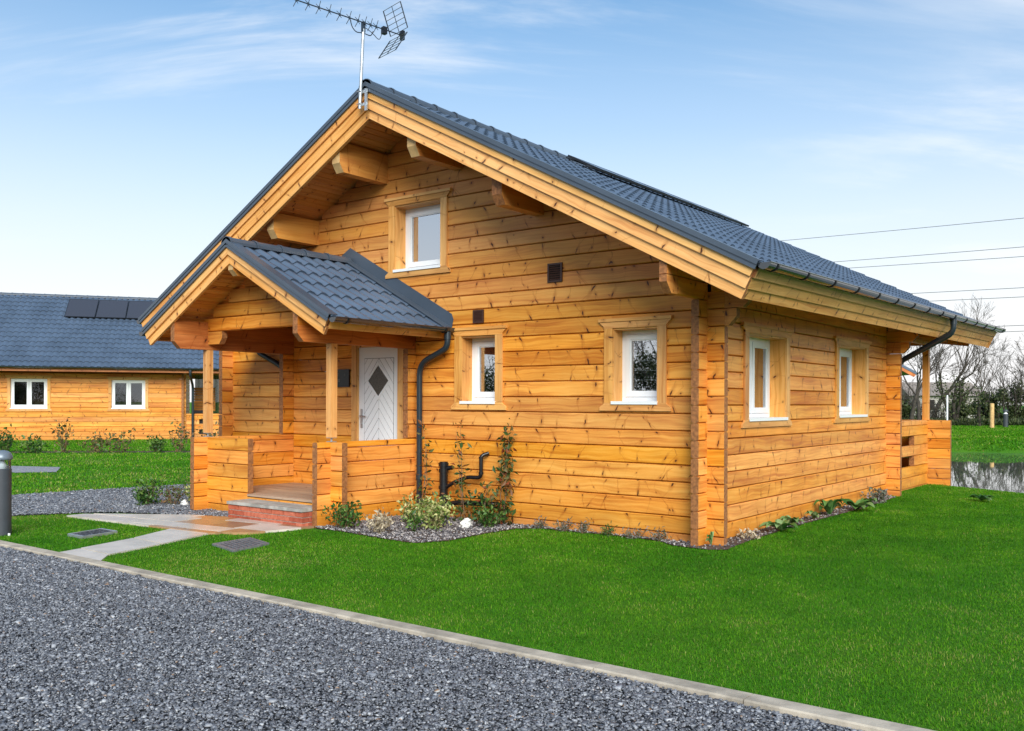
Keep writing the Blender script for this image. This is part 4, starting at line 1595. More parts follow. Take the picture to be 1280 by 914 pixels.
def roof_panel(G, side, s0, s1, y0, y1, lift, label, group, nameb='solar_panel'):
    """s: distance down the slope from the ridge"""
    up, nx = G.dirs(side)
    top = G.pt(side, 0, 0, 0)
    P_ = lambda s, y, h: top - up * s + G.b * y + nx * h
    c = P_((s0 + s1) / 2, (y0 + y1) / 2, lift)
    root = empty(nameb, c, label, 'solar panel', group)
    mb = MB()
    f = 0.022
    dn = -up
    mb.prism([P_(s0, y0, lift), P_(s0, y1, lift), P_(s0, y1, lift + 0.035), P_(s0, y0, lift + 0.035)], dn * f)
    mb.prism([P_(s1 - f, y0, lift), P_(s1 - f, y1, lift), P_(s1 - f, y1, lift + 0.035), P_(s1 - f, y0, lift + 0.035)], dn * f)
    mb.prism([P_(s0 + f, y0, lift), P_(s0 + f, y0 + f, lift), P_(s0 + f, y0 + f, lift + 0.0345), P_(s0 + f, y0, lift + 0.0345)], dn * (s1 - s0 - 2 * f))
    mb.prism([P_(s0 + f, y1 - f, lift), P_(s0 + f, y1, lift), P_(s0 + f, y1, lift + 0.0345), P_(s0 + f, y1 - f, lift + 0.0345)], dn * (s1 - s0 - 2 * f))
    mb.build('panel_frame', M_solarf, root)
    mb = MB()
    mb.prism([P_(s0 + f, y0 + f, lift + 0.010), P_(s0 + f, y1 - f, lift + 0.010), P_(s0 + f, y1 - f, lift + 0.031), P_(s0 + f, y0 + f, lift + 0.031)], dn * (s1 - s0 - 2 * f))
    mb.build('panel_glass', M_solar, root)
    return root


mb = MB()
labs = ['nearest solar panel on the big cabin roof, just below its ridge'] + ['%s solar panel from the near end of the row on the big cabin roof' % q_ for q_ in ('second', 'third', 'fourth', 'fifth')] + ['farthest solar panel on the big cabin roof, below its ridge']
for i in range(5):
    roof_panel(ROOF, 1, 0.28, 0.98, 3.2 + i * 1.17, 4.36 + i * 1.17, 0.035, labs[i if i < 4 else 5], 'solar panels on the big cabin roof')
rail = MB()
top = ROOF.pt(1, 0, 0, 0)
for s in (0.42, 0.84):
    p = top - up * s
    rail.tube([p + V((0, 3.0, 0)) + nx * 0.022, p + V((0, 9.1, 0)) + nx * 0.022], 0.014, 6)
    for y in (3.1, 4.4, 5.6, 6.7, 7.9, 9.0):
        rail.tube([p + V((0, y, 0)) - nx * 0.05, p + V((0, y, 0)) + nx * 0.02], 0.016, 6)
rail.build('panel_rail', M_solarf, roof)

# ================================================================== NEIGHBOUR CABIN
NA = V((-32.62, 6.92, 0.0))
NN = V((0.571, 0.821, 0.0)).normalized()
NP = V((NN.y, -NN.x, 0.0))          # outward, towards the viewer
nb = empty('log_cabin', NA + NN * 0.0 - NP * 4.5, 'long golden log cabin on the left behind the lawn, with a tiled grey blue roof', 'cabin')
FN = Frame(NA, NN, NP)
nwin = [(0.36, 1.64, 1.24, 2.385), (3.94, 5.18, 1.24, 2.37)]
mb = MB()
z0 = -0.05
while z0 < 2.6:
    log_course(mb, FN, -7.0, 6.72, z0, z0 + HC, 0.09, 0.012, nwin)
    z0 += HC
mb.build('side_wall', LM, nb)
mb = MB()
FNE = Frame(NA + NN * 6.62, -NP, NN)
FNC = Frame(NA + NN * 6.55, NP, -NN)
z0 = -0.1
while z0 < 2.75:
    log_course(mb, FNC, -8.9, 0.22, z0, z0 + HC, 0.09, 0.012)
    z0 += HC
mb.build('end_wall', LM, nb)
for w_ in nwin:
    make_window(nb, FN, *w_, depth=0.06, panes=2, ear=0.05, glass=M_glass_dim)
NR = Gable(NA - NP * 4.5, NP, NN, 6.13, 0.596, 5.46)
mb = MB()
for sd in (1, -1):
    NR.slabx(mb, sd, 0, 5.40, 0.08, 0.22, -7.9, 10.6)
nroof = mb.build('roof', M_dark, nb)
for sd in (1, -1):
    u2, n2 = NR.dirs(sd)
    E = NR.end(sd, 0.04, -8.0 if sd == 1 else 10.7)
    tile_sheet('roof_tiles', E - u2 * 0.03, NN if sd == 1 else -NN, u2, n2, 18.7, 5.46 * NR.k + 0.03, nroof, 0.235, 0.40, 0.026, 0.035)
mb = MB()
ridge_caps(mb, NR.pt(1, 0, 0.06, -8.0), NN, 18.7, 0.09)
mb.build('ridge_cap', M_flash, nroof, True, 45)
for sd in (1, -1):
    mb = MB()
    NR.fascia(mb, sd, 0.07, 0.24, 0.04, 0.0, -7.95, 10.65, 0, 1)
    mb.build('fascia', [M_trim, M_end], nroof)
for y0, y1 in ((-8.0, -7.95), (10.65, 10.7)):
    mb = MB()
    for sd in (1, -1):
        NR.rake(mb, sd, 0.0, 0.36, y0, y1, 0, 1)
    mb.build('bargeboard', [M_trim, M_end], nroof)
mb = MB()
FN.box(mb, -6.8, 6.4, 0.0, 2.5, -1.62, -1.55, 'a')
mb.build('inner_wall', simple('inner_wall_brown', (0.16, 0.085, 0.045), 0.8), nb)
mb = MB()
FNB = Frame(NA - NP * 8.85, NN, -NP)
z0 = -0.05
while z0 < 2.6:
    log_course(mb, FNB, -7.0, 6.5, z0, z0 + HC, 0.09, 0.012)
    z0 += HC
mb.build('side_wall', LM, nb)
mb = MB()
FNL = Frame(NA - NN * 6.9, NP, -NN)
z0 = -0.1
while z0 < 5.7:
    sp_ = 4.6 if z0 < 2.5 else min((6.13 - 0.15 - z0 - HC) / 0.596, 4.45)
    if sp_ > 0.1:
        log_course(mb, FNL, -4.5 - sp_, -4.5 + min(sp_, 4.49), z0, z0 + HC, 0.09, 0.012)
    z0 += HC
mb.build('end_wall', LM, nb)
# gable infill on the end wall
mb = MB()
GE = Frame(NA - NP * 4.5 + NN * 6.5, NP, NN)
z0 = 2.71
while z0 < 5.7:
    s = (6.13 - 0.15 - z0 - HC) / 0.596
    log_course(mb, GE, -min(s, 4.45), min(s, 4.45), z0, z0 + HC, 0.09, 0.012)
    z0 += HC
mb.build('gable_wall', LM, nb)
ne = NR.end(1, 0.0, 0)
nout = NR.half + 0.055
gutter('gutter', NA - NP * 4.5 + NP * nout + NN * -8.0 + V((0, 0, 2.83)), NA - NP * 4.5 + NP * nout + NN * 10.7 + V((0, 0, 2.83)), NP, nb, 0.06, 2.0)
g0 = NA + NP * 0.98 + NN * 6.9
downpipe([g0 + V((0, 0, 2.79)), g0 + V((0, 0, 2.55)), NA + NP * 0.10 + NN * 6.98 + V((0, 0, 2.15)), NA + NP * 0.10 + NN * 6.98 + V((0, 0, 0.05))], nb, 0.05, 0.16)
# verandah rail with two rows of slots, posts, reed screen
mb = MB()
slots = [(7.25, 7.55, 0.62, 0.80), (8.0, 8.6, 0.62, 0.80), (9.2, 9.8, 0.62, 0.80), (7.25, 7.55, 0.20, 0.38), (8.0, 8.6, 0.20, 0.38), (9.2, 9.8, 0.20, 0.38)]
z0 = -0.18
for i in range(7):
    log_course(mb, FN, 6.73, 10.3, z0, min(z0 + HC, 1.03), 0.09, 0.012, slots)
    z0 += HC
    if z0 > 1.02:
        break
mb.build('verandah_parapet', LM, nb)
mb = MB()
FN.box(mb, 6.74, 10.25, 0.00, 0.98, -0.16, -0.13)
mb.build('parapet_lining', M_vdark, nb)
for a in (8.95, 10.2):
    mb = MB()
    FN.box(mb, a, a + 0.10, 1.03, 2.6, -0.095, 0.0, 'z', 0, 1)
    mb.build('verandah_post', LM, nb)
mb = MB()
FN.box(mb, 6.73, 10.3, 2.6, 2.80, -0.10, 0.0, 'a', 0, 1)
mb.build('verandah_beam', LM, nb)
mb = MB()
for i in range(9):
    FN.box(mb, 6.9, 7.85, 1.12 + i * 0.112, 1.22 + i * 0.112, -2.2, -2.16)
mb.build('slatted_screen', LM, nb)
mb = MB()
for i in range(60):
    a = 7.0 + i * 0.055
    FN.box(mb, a, a + 0.05, 0.6, 3.0 + random.uniform(-0.15, 0.2), -3.4, -3.36, 'z')
rs = mb.build('reed_screen', M_reed)
tag(rs, 'green reed screen standing behind the verandah of the left cabin', 'screen')
bb = MB()
FN.box(bb, 7.0, 7.7, 1.035, 1.16, -0.75, -0.45)
FN.box(bb, 8.2, 8.9, 1.035, 1.10, -0.75, -0.45)
FN.box(bb, 6.9, 9.2, 0.97, 1.03, -0.95, -0.20)
for a in (6.98, 9.1):
    for o in (-0.9, -0.26):
        FN.box(bb, a, a + 0.05, 0.0, 0.97, o, o + 0.05, 'z')
tb = bb.build('verandah_table', M_vdark)
tag(tb, 'dark table with things on it behind the slotted parapet of the left cabin', 'table')
# three solar panels
plabs = ['leftmost of the three dark solar panels on the left cabin roof', 'middle one of the three dark solar panels on the left cabin roof', 'dark solar panel nearest to the big cabin, on the left cabin roof']
for i in range(3):
    roof_panel(NR, 1, 0.50, 2.22, 1.86 + i * 1.19, 3.03 + i * 1.19, 0.03, plabs[i], 'solar panels on the left cabin roof')

# ================================================================== STREET FURNITURE
def bollard(x, y, label, h=1.0, s=0.92):
    r = empty('bollard_light', (x, y, 0.0), label, 'bollard light', 'bollard lights on the lawns')
    mb = MB()
    mb.lathe([(0.105 * s, -0.02), (0.105 * s, 0.76 * h), (0.098 * s, 0.766 * h)], (x, y, 0), 32)
    mb.build('body', M_bollard, r, True)
    mb = MB()
    mb.lathe([(0.092 * s, 0.766 * h), (0.060 * s, 0.79 * h), (0.032 * s, 0.83 * h), (0.026 * s, 0.865 * h)], (x, y, 0), 28)
    mb.build('reflector_cone', M_white, r, True, 60)
    mb = MB()
    mb.lathe([(0.098 * s, 0.767 * h), (0.100 * s, 0.872 * h)], (x, y, 0), 28)
    mb.build('lens', M_lens, r, True)
    mb = MB()
    mb.lathe([(0.112 * s, 0.868 * h), (0.120 * s, 0.875 * h), (0.117 * s, 0.902 * h), (0.100 * s, 0.938 * h), (0.070 * s, 0.962 * h), (0.030 * s, 0.973 * h), (0.002, 0.975 * h)], (x, y, 0), 32)
    mb.build('cap', M_bcap, r, True, 60)
    mb = MB()
    mb.lathe([(0.014, 0.0), (0.014, 0.03)], (x + 0.13, y + 0.02, 0), 8)
    mb.build('anchor_bolt', M_white, r)
    return r


bollard(-6.683, -4.392, 'dark grey bollard light with domed cap on the grass patch by the gravel drive')

FB2 = empty('bollard_light', (-6.50, 57.6, 0.0), 'distant slim blue grey bollard light on the far bank beside a pale post', 'bollard light', 'bollard lights on the lawns')
mb = MB()
mb.lathe([(0.15, -0.05), (0.15, 0.88)], (-6.50, 57.6, 0), 16)
mb.build('body', M_bollard, FB2, True)
mb = MB()
mb.lathe([(0.14, 0.88), (0.05, 0.98), (0.05, 1.03)], (-6.50, 57.6, 0), 16)
mb.build('reflector_cone', M_white, FB2, True)
mb = MB()
mb.lathe([(0.155, 1.03), (0.15, 1.09), (0.10, 1.15), (0.01, 1.17)], (-6.50, 57.6, 0), 16)
mb.build('cap', M_bollard, FB2, True)
mb = MB()
mb.lathe([(0.13, -0.1), (0.13, 1.52), (0.09, 1.56)], (-6.86, 55.1, 0), 10)
o = mb.build('timber_post', M_postw, None, True)
tag(o, 'pale round timber post on the far bank of the pond beside a bollard', 'post')
mb = MB()
mb.lathe([(0.045, -0.1), (0.045, 2.0), (0.03, 2.03)], (-8.40, 50.2, 0), 8)
o = mb.build('white_pole', M_white, None, True)
tag(o, 'thin white pole on the far grass seen just right of the verandah', 'pole')

# drain covers
def drain(pts, z, kind, label):
    c = (sum(p[0] for p in pts) / 4, sum(p[1] for p in pts) / 4)
    r = empty('drain_cover', (c[0], c[1], z), label, 'drain cover', 'inspection covers in the lawn')
    P_ = [V((p[0], p[1], 0)) for p in pts]
    at = lambda u, v: (P_[0] * (1 - u) + P_[1] * u) * (1 - v) + (P_[3] * (1 - u) + P_[2] * u) * v
    mb = MB()
    for (u0, u1, v0, v1) in ((0, 0.05, 0, 1), (0.95, 1, 0, 1), (0.05, 0.95, 0, 0.06), (0.05, 0.95, 0.94, 1)):
        mb.prism([at(u0, v0) + V((0, 0, -0.02)), at(u1, v0) + V((0, 0, -0.02)), at(u1, v1) + V((0, 0, -0.02)), at(u0, v1) + V((0, 0, -0.02))], (0, 0, z + 0.022))
    mb.build('frame', M_iron if kind == 'grate' else M_galv, r)
    mb = MB()
    if kind == 'grate':
        n = 8
        for i in range(n):
            v0 = 0.06 + 0.88 * (i + 0.10) / n
            v1 = 0.06 + 0.88 * (i + 0.46) / n
            mb.prism([at(0.05, v0) + V((0, 0, z - 0.012)), at(0.95, v0) + V((0, 0, z - 0.012)), at(0.95, v1) + V((0, 0, z - 0.012)), at(0.05, v1) + V((0, 0, z - 0.012))], (0, 0, 0.012))
        mb.build('grating', M_iron, r)
        mb = MB()
        mb.face([at(0.02, 0.02) + V((0, 0, 0.004)), at(0.98, 0.02) + V((0, 0, 0.004)), at(0.98, 0.98) + V((0, 0, 0.004)), at(0.02, 0.98) + V((0, 0, 0.004))])
        mb.build('drain_pit', M_vdark, r)
    else:
        mb.prism([at(0.05, 0.06), at(0.95, 0.06), at(0.95, 0.94), at(0.05, 0.94)], (0, 0, z - 0.004))
        mb.build('cover_tray', M_gravel, r)
    return r


D1 = [(-6.00, -3.98), (-5.66, -3.98), (-5.78, -3.50), (-6.14, -3.50)]
D2 = [(-4.14, -3.36), (-3.58, -3.50), (-3.70, -2.95), (-4.20, -2.82)]
drain(D1, 0.030, 'tray', 'pale gravel filled inspection cover in the small grass patch by the bollard')
drain(D2, 0.022, 'grate', 'dark ribbed metal drain grate sunk in the front lawn')

# white garden rocks
def rock(name, x, y, z, s, label):
    n = 90
    bm = MB()
    prof = []
    for k in range(7):
        t = k / 6
        prof.append((s * (0.62 * math.cos(t * 1.5) ** 0.7 + 0.02), s * 0.95 * t))
    bm.lathe(prof, (x, y, z), 9)
    bm.v = [(a + random.uniform(-1, 1) * s * 0.16, b + random.uniform(-1, 1) * s * 0.16, c + random.uniform(-1, 1) * s * 0.07) for a, b, c in bm.v]
    o = bm.build(name, M_rock)
    tag(o, label, 'rock', 'white rocks in the planting beds')


rock('white_rock', -2.90, -0.62, 0.0, 0.125, 'small white rock at the foot of the reddish climbing plant')
rock('white_rock', -7.62, -1.42, 0.0, 0.105, 'small white rock beside the left corner of the porch')


# ================================================================== PLANTS
def leaves_mesh(name, pts, size, mat, parent, up_bias=0.3, aspect=0.5, rmap=None, fold=0.15, dirs=None):
    """one two-triangle folded leaf per point"""
    n = len(pts)
    d = rng.normal(size=(n, 3))
    if dirs is not None:
        d = d * 0.6 + dirs
    d[:, 2] += up_bias
    d /= np.linalg.norm(d, axis=1)[:, None]
    w = np.cross(d, rng.normal(size=(n, 3)))
    w /= np.linalg.norm(w, axis=1)[:, None]
    nn = np.cross(d, w)
    sz = size * rng.uniform(0.6, 1.3, n)
    L = (d.T * sz).T
    Wd = (w.T * sz * aspect * 0.5).T
    F = (nn.T * sz * fold).T
    v = np.stack([pts, pts + L * 0.5 + Wd + F, pts + L, pts + L * 0.5 - Wd + F], 1).reshape(-1, 3)
    b = np.arange(n) * 4
    f = np.concatenate([np.stack([b, b + 1, b + 2], 1), np.stack([b, b + 2, b + 3], 1)])
    r = rng.uniform(0, 1, n) if rmap is None else rmap
    return np_mesh(name, v, f, np.concatenate([r, r]), mat, parent)


def stems_mesh(name, segs, mat, parent, sides=4):
    mb = MB()
    for pts, r0, r1 in segs:
        m = len(pts)
        mb.tube(pts, [r0 + (r1 - r0) * i / (m - 1) for i in range(m)], sides, 0, False)
    return mb.build(name, mat, parent)


def shrub(name, x, y, z, w, h, n, leaf, mat, label, cat='shrub', nst=10, group=None, aspect=0.5, density_top=0.6, stem_mat=None):
    root = empty(name, (x, y, z), label, cat, group)
    segs = []
    tips = []
    for i in range(nst):
        a = random.uniform(0, 6.28)
        rr = w * 0.5 * math.sqrt(random.random())
        hh = h * random.uniform(0.55, 1.0) * (1 - 0.35 * (rr / (w * 0.5 + 1e-6)) ** 2)
        p0 = V((x + rr * 0.25 * math.cos(a), y + rr * 0.25 * math.sin(a), z - 0.01))
        p2 = V((x + rr * math.cos(a), y + rr * math.sin(a), z + hh))
        p1 = (p0 + p2) / 2 + V((random.uniform(-1, 1) * w * 0.06, random.uniform(-1, 1) * w * 0.06, h * 0.06))
        segs.append(([p0, p1, p2], 0.004 + 0.004 * h, 0.002))
        tips.append((p0, p1, p2))
    stems_mesh('stem', segs, stem_mat or M_stem, root)
    pts = []
    for i in range(n):
        p0, p1, p2 = random.choice(tips)
        t = random.random() ** density_top
        p = p0 * (1 - t) ** 2 + p1 * 2 * t * (1 - t) + p2 * t * t
        sp = leaf * 0.9 + w * 0.07
        pts.append([p.x + random.gauss(0, sp * 0.5), p.y + random.gauss(0, sp * 0.5), max(z + 0.01, p.z + random.gauss(0, sp * 0.4))])
    leaves_mesh('foliage', np.array(pts), leaf, mat, root, 0.35, aspect)
    return root


def climber(name, x, y, h, n, leaf, mat, label, lean=(0, 0), spread=0.10, droop=0.0, nst=2, dens=1.0, group=None):
    root = empty(name, (x, y, 0.0), label, 'climbing plant', group)
    segs, pts, dirs = [], [], []
    for i in range(nst):
        hh = h * (1.0 if i == 0 else random.uniform(0.5, 0.95))
        p = V((x + random.uniform(-0.04, 0.04), y, -0.01))
        path = [p.copy()]
        m = 14
        for k in range(m):
            p = p + V((lean[0] / m + random.uniform(-1, 1) * 0.018, lean[1] / m + random.uniform(-1, 1) * 0.008, hh / m))
            path.append(p.copy())
        segs.append((path, 0.007, 0.002))
        for k in range(int(n / nst)):
            t = random.random() ** dens
            q = path[min(m - 1, int(t * m))] + V((0, 0, random.random() * hh / m))
            sp = spread * (1.15 - 0.8 * t)
            pts.append([q.x + random.gauss(0, sp), min(q.y + random.gauss(0, sp * 0.5), -0.035), max(0.03, q.z + random.gauss(0, 0.03))])
    stems_mesh('stem', segs, M_stem, root)
    leaves_mesh('foliage', np.array(pts), leaf, mat, root, -droop, 0.45)
    return root


shrub('round_shrub', -4.02, -1.60, 0.02, 0.40, 0.34, 420, 0.055, M_leaf_green, 'small bushy dark green shrub at the corner of the porch parapet', nst=14)
shrub('dry_shrub', -3.36, -1.62, 0.02, 0.36, 0.27, 330, 0.050, M_leaf_pale, 'pale straw coloured shrub in the gravel beside the porch', nst=16, stem_mat=simple('pale_stem', (0.46, 0.40, 0.30), 0.9))
shrub('low_shrub', -3.72, -0.72, 0.02, 0.42, 0.36, 300, 0.055, M_leaf_var, 'low green and yellow shrub against the porch side wall', nst=10)
shrub('variegated_shrub', -3.08, -1.02, 0.02, 0.46, 0.50, 620, 0.060, M_leaf_var, 'bright yellow green variegated shrub in front of the black soil pipe', nst=16)
shrub('green_sprig', -3.12, -1.34, 0.02, 0.16, 0.34, 90, 0.060, M_leaf_green, 'single stemmed little plant in front of the yellow green shrub', 'plant', nst=3)
shrub('leafy_plant', -2.72, -0.42, 0.01, 0.40, 0.36, 300, 0.060, M_leaf_green, 'low green leafy plant behind the white rock by the log wall', 'plant', nst=9)
climber('climbing_plant', -4.00, -0.22, 1.36, 120, 0.080, M_leaf_climb, 'thin climbing plant beside the porch downpipe', (-0.02, 0.05), 0.10, 0.1, 3, 1.5, 'climbers on the front wall')
climber('climbing_plant', -3.28, -0.24, 1.26, 135, 0.080, M_leaf_climb, 'climbing plant growing between the black soil pipe and its thin elbow', (-0.10, 0.03), 0.11, 0.1, 3, 1.3, 'climbers on the front wall')
climber('climbing_plant', -2.70, -0.16, 1.30, 270, 0.090, M_leaf_climb, 'dense tall climbing plant with drooping reddish leaves on the front wall', (0.04, 0.05), 0.085, 0.75, 3, 1.15, 'climbers on the front wall')
climber('climbing_plant', -2.98, -0.20, 0.55, 110, 0.085, M_leaf_climb, 'short leafy climbing plant around the pipe near the ground', (0.0, 0.03), 0.16, 0.1, 3, 1.0, 'climbers on the front wall')

LAVL = ['grey lavender tuft nearest to the reddish climbing plant', 'second small grey lavender tuft along the front wall', 'third small grey lavender tuft along the front wall', 'bright green grassy tuft at the foot of the front wall', 'fifth grey tuft along the front wall, before the corner', 'grey lavender tuft nearest to the log corner of the front wall']
for k, (x, w, h) in enumerate(((-2.16, 0.16, 0.13), (-1.80, 0.20, 0.16), (-1.52, 0.18, 0.15), (-1.17, 0.18, 0.13), (-0.86, 0.26, 0.15), (-0.55, 0.22, 0.18))):
    shrub('lavender_tuft', x, -0.10, 0.0, w, h, 110, 0.05, M_leaf_lav if k != 3 else M_leaf_green, LAVL[k], 'plant', 9, 'small tufts along the front wall', 0.22)


def broadleaf(x, y, w, h, n, label):
    root = empty('broad_leaf_plant', (x, y, 0.0), label, 'plant', 'broad leaved plants along the side wall')
    mb = MB()
    for i in range(n):
        a = random.uniform(0, 6.28)
        L = w * 0.55 * random.uniform(0.6, 1.1)
        hh = h * random.uniform(0.35, 1.0)
        dirn = V((math.cos(a), math.sin(a), 0))
        sd = V((-dirn.y, dirn.x, 0))
        wd = L * random.uniform(0.20, 0.32)
        base = V((x, y, 0.01))
        r = random.random()
        pr = None
        for k in range(7):
            t = k / 6
            c = base + dirn * (L * t) + V((0, 0, hh * (1.9 * t - 1.5 * t * t) + 0.01))
            ww = wd * math.sin(math.pi * min(1, 0.12 + 0.88 * t)) * (1 if t < 0.98 else 0.1)
            tr_ = (c + sd * ww + V((0, 0, ww * 0.45)), c, c - sd * ww + V((0, 0, ww * 0.45)))
            if pr:
                mb.face([pr[0], pr[1], tr_[1], tr_[0]], 0, None, r)
                mb.face([pr[1], pr[2], tr_[2], tr_[1]], 0, None, r * 0.85)
            pr = tr_
    mb.build('foliage', M_leaf_big, root)
    return root


broadleaf(0.27, 1.45, 0.50, 0.17, 16, 'nearest broad leaved green plant along the side wall')
broadleaf(0.10, -0.10, 0.16, 0.26, 4, 'single upright leaf plant at the log corner')
broadleaf(0.18, 3.45, 0.48, 0.36, 13, 'tall broad leaved green plant below the second side window')
broadleaf(0.30, 4.25, 0.55, 0.20, 17, 'spreading broad leaved plant in the middle of the side wall bed')
broadleaf(0.16, 2.15, 0.36, 0.15, 11, 'small broad leaved plant between the two larger ones by the side wall')
broadleaf(0.22, 5.05, 0.34, 0.16, 11, 'small broad leaved plant just before the grey green plant at the far pillar')
broadleaf(0.18, 2.85, 0.30, 0.18, 10, 'small upright broad leaved plant below the far edge of the first side window')
broadleaf(1.46, 6.80, 0.40, 0.13, 12, 'small weed growing alone in the lawn near the pond')
shrub('grey_plant', 0.20, 5.55, 0.0, 0.42, 0.24, 260, 0.06, M_leaf_lav, 'grey green plant by the far log pillar of the side wall', 'plant', 10)
shrub('dead_stalks', 0.16, 0.75, 0.0, 0.30, 0.10, 110, 0.05, M_leaf_pale, 'dry brown stalks on the soil by the log corner', 'plant', 8)

# bushes on the gravel left of the porch
shrub('round_shrub', -8.05, -1.72, 0.01, 0.52, 0.40, 430, 0.065, M_leaf_green, 'leftmost green bush on the gravel left of the porch', nst=14)
shrub('dry_shrub', -7.80, -1.50, 0.01, 0.36, 0.34, 200, 0.055, M_leaf_red, 'brownish thin bush between the two green ones left of the porch', nst=12)
shrub('leafy_bush', -7.75, -1.05, 0.01, 0.62, 0.46, 480, 0.070, M_leaf_var, 'yellow green bush next to the left parapet of the porch', nst=14)

# rose bushes along the neighbour's bed
NPL = [(-24.9, 2.55, 1.0, 0.9, 'r'), (-24.0, 3.30, 0.9, 0.75, 'g'), (-23.1, 3.65, 0.7, 0.55, 'g'), (-22.6, 4.35, 0.8, 1.05, 'r'), (-22.0, 4.95, 0.9, 0.75, 'r'), (-21.4, 5.45, 1.1, 0.85, 'r'), (-20.9, 6.3, 0.6, 0.6, 'g'), (-20.4, 6.75, 1.0, 1.05, 'r'), (-19.8, 7.6, 1.1, 1.20, 'r'), (-19.2, 8.3, 0.9, 1.05, 'r'), (-18.7, 9.2, 0.9, 0.8, 'g')]
NLAB = ['rose bush at the left picture edge in front of the left cabin', 'low green bush right of the first rose bush by the left cabin', 'smallest green bush between two taller rose bushes by the left cabin', 'tall upright bush below the left cabin wall between its windows', 'reddish low bush below the right part of the left window wall', 'wide sprawling bush in the middle of the left cabin bed', 'small dark plant between the wide bush and the thin tall rose', 'thin tall rose below the right window of the left cabin', 'tallest thin rose bush right of the right window', 'tall airy rose bush near the downpipe of the left cabin', 'dark low bush beside the porch parapet and the distant downpipe']
for k, (x, y, w, h, t) in enumerate(NPL):
    shrub('rose_bush', x, y, 0.0, w, h, 150 if t == 'r' else 220, 0.12, M_leaf_red if t == 'r' else M_leaf_green, NLAB[k], 'bush', 9, 'bushes in the bed of the left cabin', 0.5, 0.8)


# ================================================================== TREES
def tree_skeleton(h, spread, depth, seed, trunk_h=0.25, multi=1, up=0.35, ratio=0.78, side=0.26):
    R_ = random.Random(seed)
    segs = []          # p0, p1, r0, r1, level

    def grow(p, d, L, r, lv):
        nseg = 3
        rr = r
        for k in range(nseg):
            d = (d + V((R_.gauss(0, 0.13), R_.gauss(0, 0.13), R_.gauss(0, 0.08) + 0.03 * up))).normalized()
            p2 = p + d * (L / nseg)
            r2 = rr * 0.87
            segs.append((p.copy(), p2.copy(), rr, r2, lv))
            p, rr = p2, r2
            if lv > 0 and lv < depth and R_.random() < side:
                side_branch(p, d, L * 0.62, rr * 0.55, lv + 1)
        if lv < depth:
            nb_ = 2 if R_.random() < 0.62 else 3
            for i in range(nb_):
                side_branch(p, d, L * ratio * R_.uniform(0.8, 1.12), rr * 0.76, lv + 1)

    def side_branch(p, d, L, r, lv):
        a = R_.uniform(0, 6.283)
        t = d.cross(V((math.cos(a), math.sin(a), 0.2))).normalized()
        ang = R_.uniform(0.30, 0.85) * spread
        nd = (d * math.cos(ang) + t * math.sin(ang) + V((0, 0, up * 0.25))).normalized()
        grow(p, nd, L, r, lv)

    for i in range(multi):
        d0 = V((R_.gauss(0, 0.06 + 0.14 * (multi > 1)), R_.gauss(0, 0.06 + 0.14 * (multi > 1)), 1)).normalized()
        grow(V((R_.uniform(-0.3, 0.3) * (multi > 1), R_.uniform(-0.3, 0.3) * (multi > 1), -0.1)), d0, h * trunk_h, h * 0.017 + 0.03, 0)
    return segs


def tubes_np(name, segs, mat, parent, sides=3, rmin=0.0085):
    if not segs:
        return None
    p0 = np.array([s[0] for s in segs])
    p1 = np.array([s[1] for s in segs])
    r0 = np.maximum(np.array([s[2] for s in segs]), rmin)
    r1 = np.maximum(np.array([s[3] for s in segs]), rmin)
    d = p1 - p0
    d /= np.linalg.norm(d, axis=1)[:, None]
    ref = np.where(np.abs(d[:, 2:3]) < 0.9, np.array([[0, 0, 1.0]]), np.array([[1.0, 0, 0]]))
    a = np.cross(d, ref)
    a /= np.linalg.norm(a, axis=1)[:, None]
    b = np.cross(d, a)
    vs = []
    for ring, rr in ((p0, r0), (p1, r1)):
        for s in range(sides):
            t = 2 * math.pi * s / sides
            vs.append(ring + a * (rr * math.cos(t))[:, None] + b * (rr * math.sin(t))[:, None])
    v = np.stack(vs, 1).reshape(-1, 3)
    n = len(segs)
    i = np.arange(n) * 2 * sides
    fs = [np.stack([i + s, i + (s + 1) % sides, i + sides + (s + 1) % sides, i + sides + s], 1) for s in range(sides)]
    return np_mesh(name, v, np.concatenate(fs), np.full(n * sides, 0.5), mat, parent)


PROTO = {}


def bare_tree(key, x, y, rz, label, scale=1.0, ivy=0, name='bare_tree', group='bare trees beyond the pond', **kw):
    root = empty(name, (x, y, float(height(x, y))), label, 'tree', group)
    root.rotation_euler = (0, 0, rz)
    root.scale = (scale, scale, scale)
    if key not in PROTO:
        segs = tree_skeleton(**kw)
        tr_ = tubes_np('trunk', [s for s in segs if s[4] == 0], M_bark, None, 8)
        cr = tubes_np('crown', [s for s in segs if s[4] > 0], M_twig, None, 3)
        parts = [tr_, cr]
        if ivy:
            low = [s for s in segs if s[4] <= 1 and s[0].z < kw['h'] * 0.5]
            pts = []
            for i in range(ivy):
                s = random.choice(low)
                t = random.random()
                p = s[0] * (1 - t) + s[1] * t
                pts.append([p.x + random.gauss(0, 0.22), p.y + random.gauss(0, 0.22), p.z + random.gauss(0, 0.2)])
            parts.append(leaves_mesh('ivy', np.array(pts), 0.16, M_leaf_hedge, None, 0, 0.7))
        PROTO[key] = parts
        for p in parts:
            p.parent = root
            p.location = (0, 0, 0)
    else:
        for p in PROTO[key]:
            c = p.copy()
            COL.objects.link(c)
            c.parent = root
            c.location = (0, 0, 0)
    return root


def at(px, dep):
    """ground point seen at picture column px (1280 wide) and that distance"""
    p = CAM + (RGT * ((px - 640.0) / 1155.0) + FWD) * dep
    return p.x, p.y


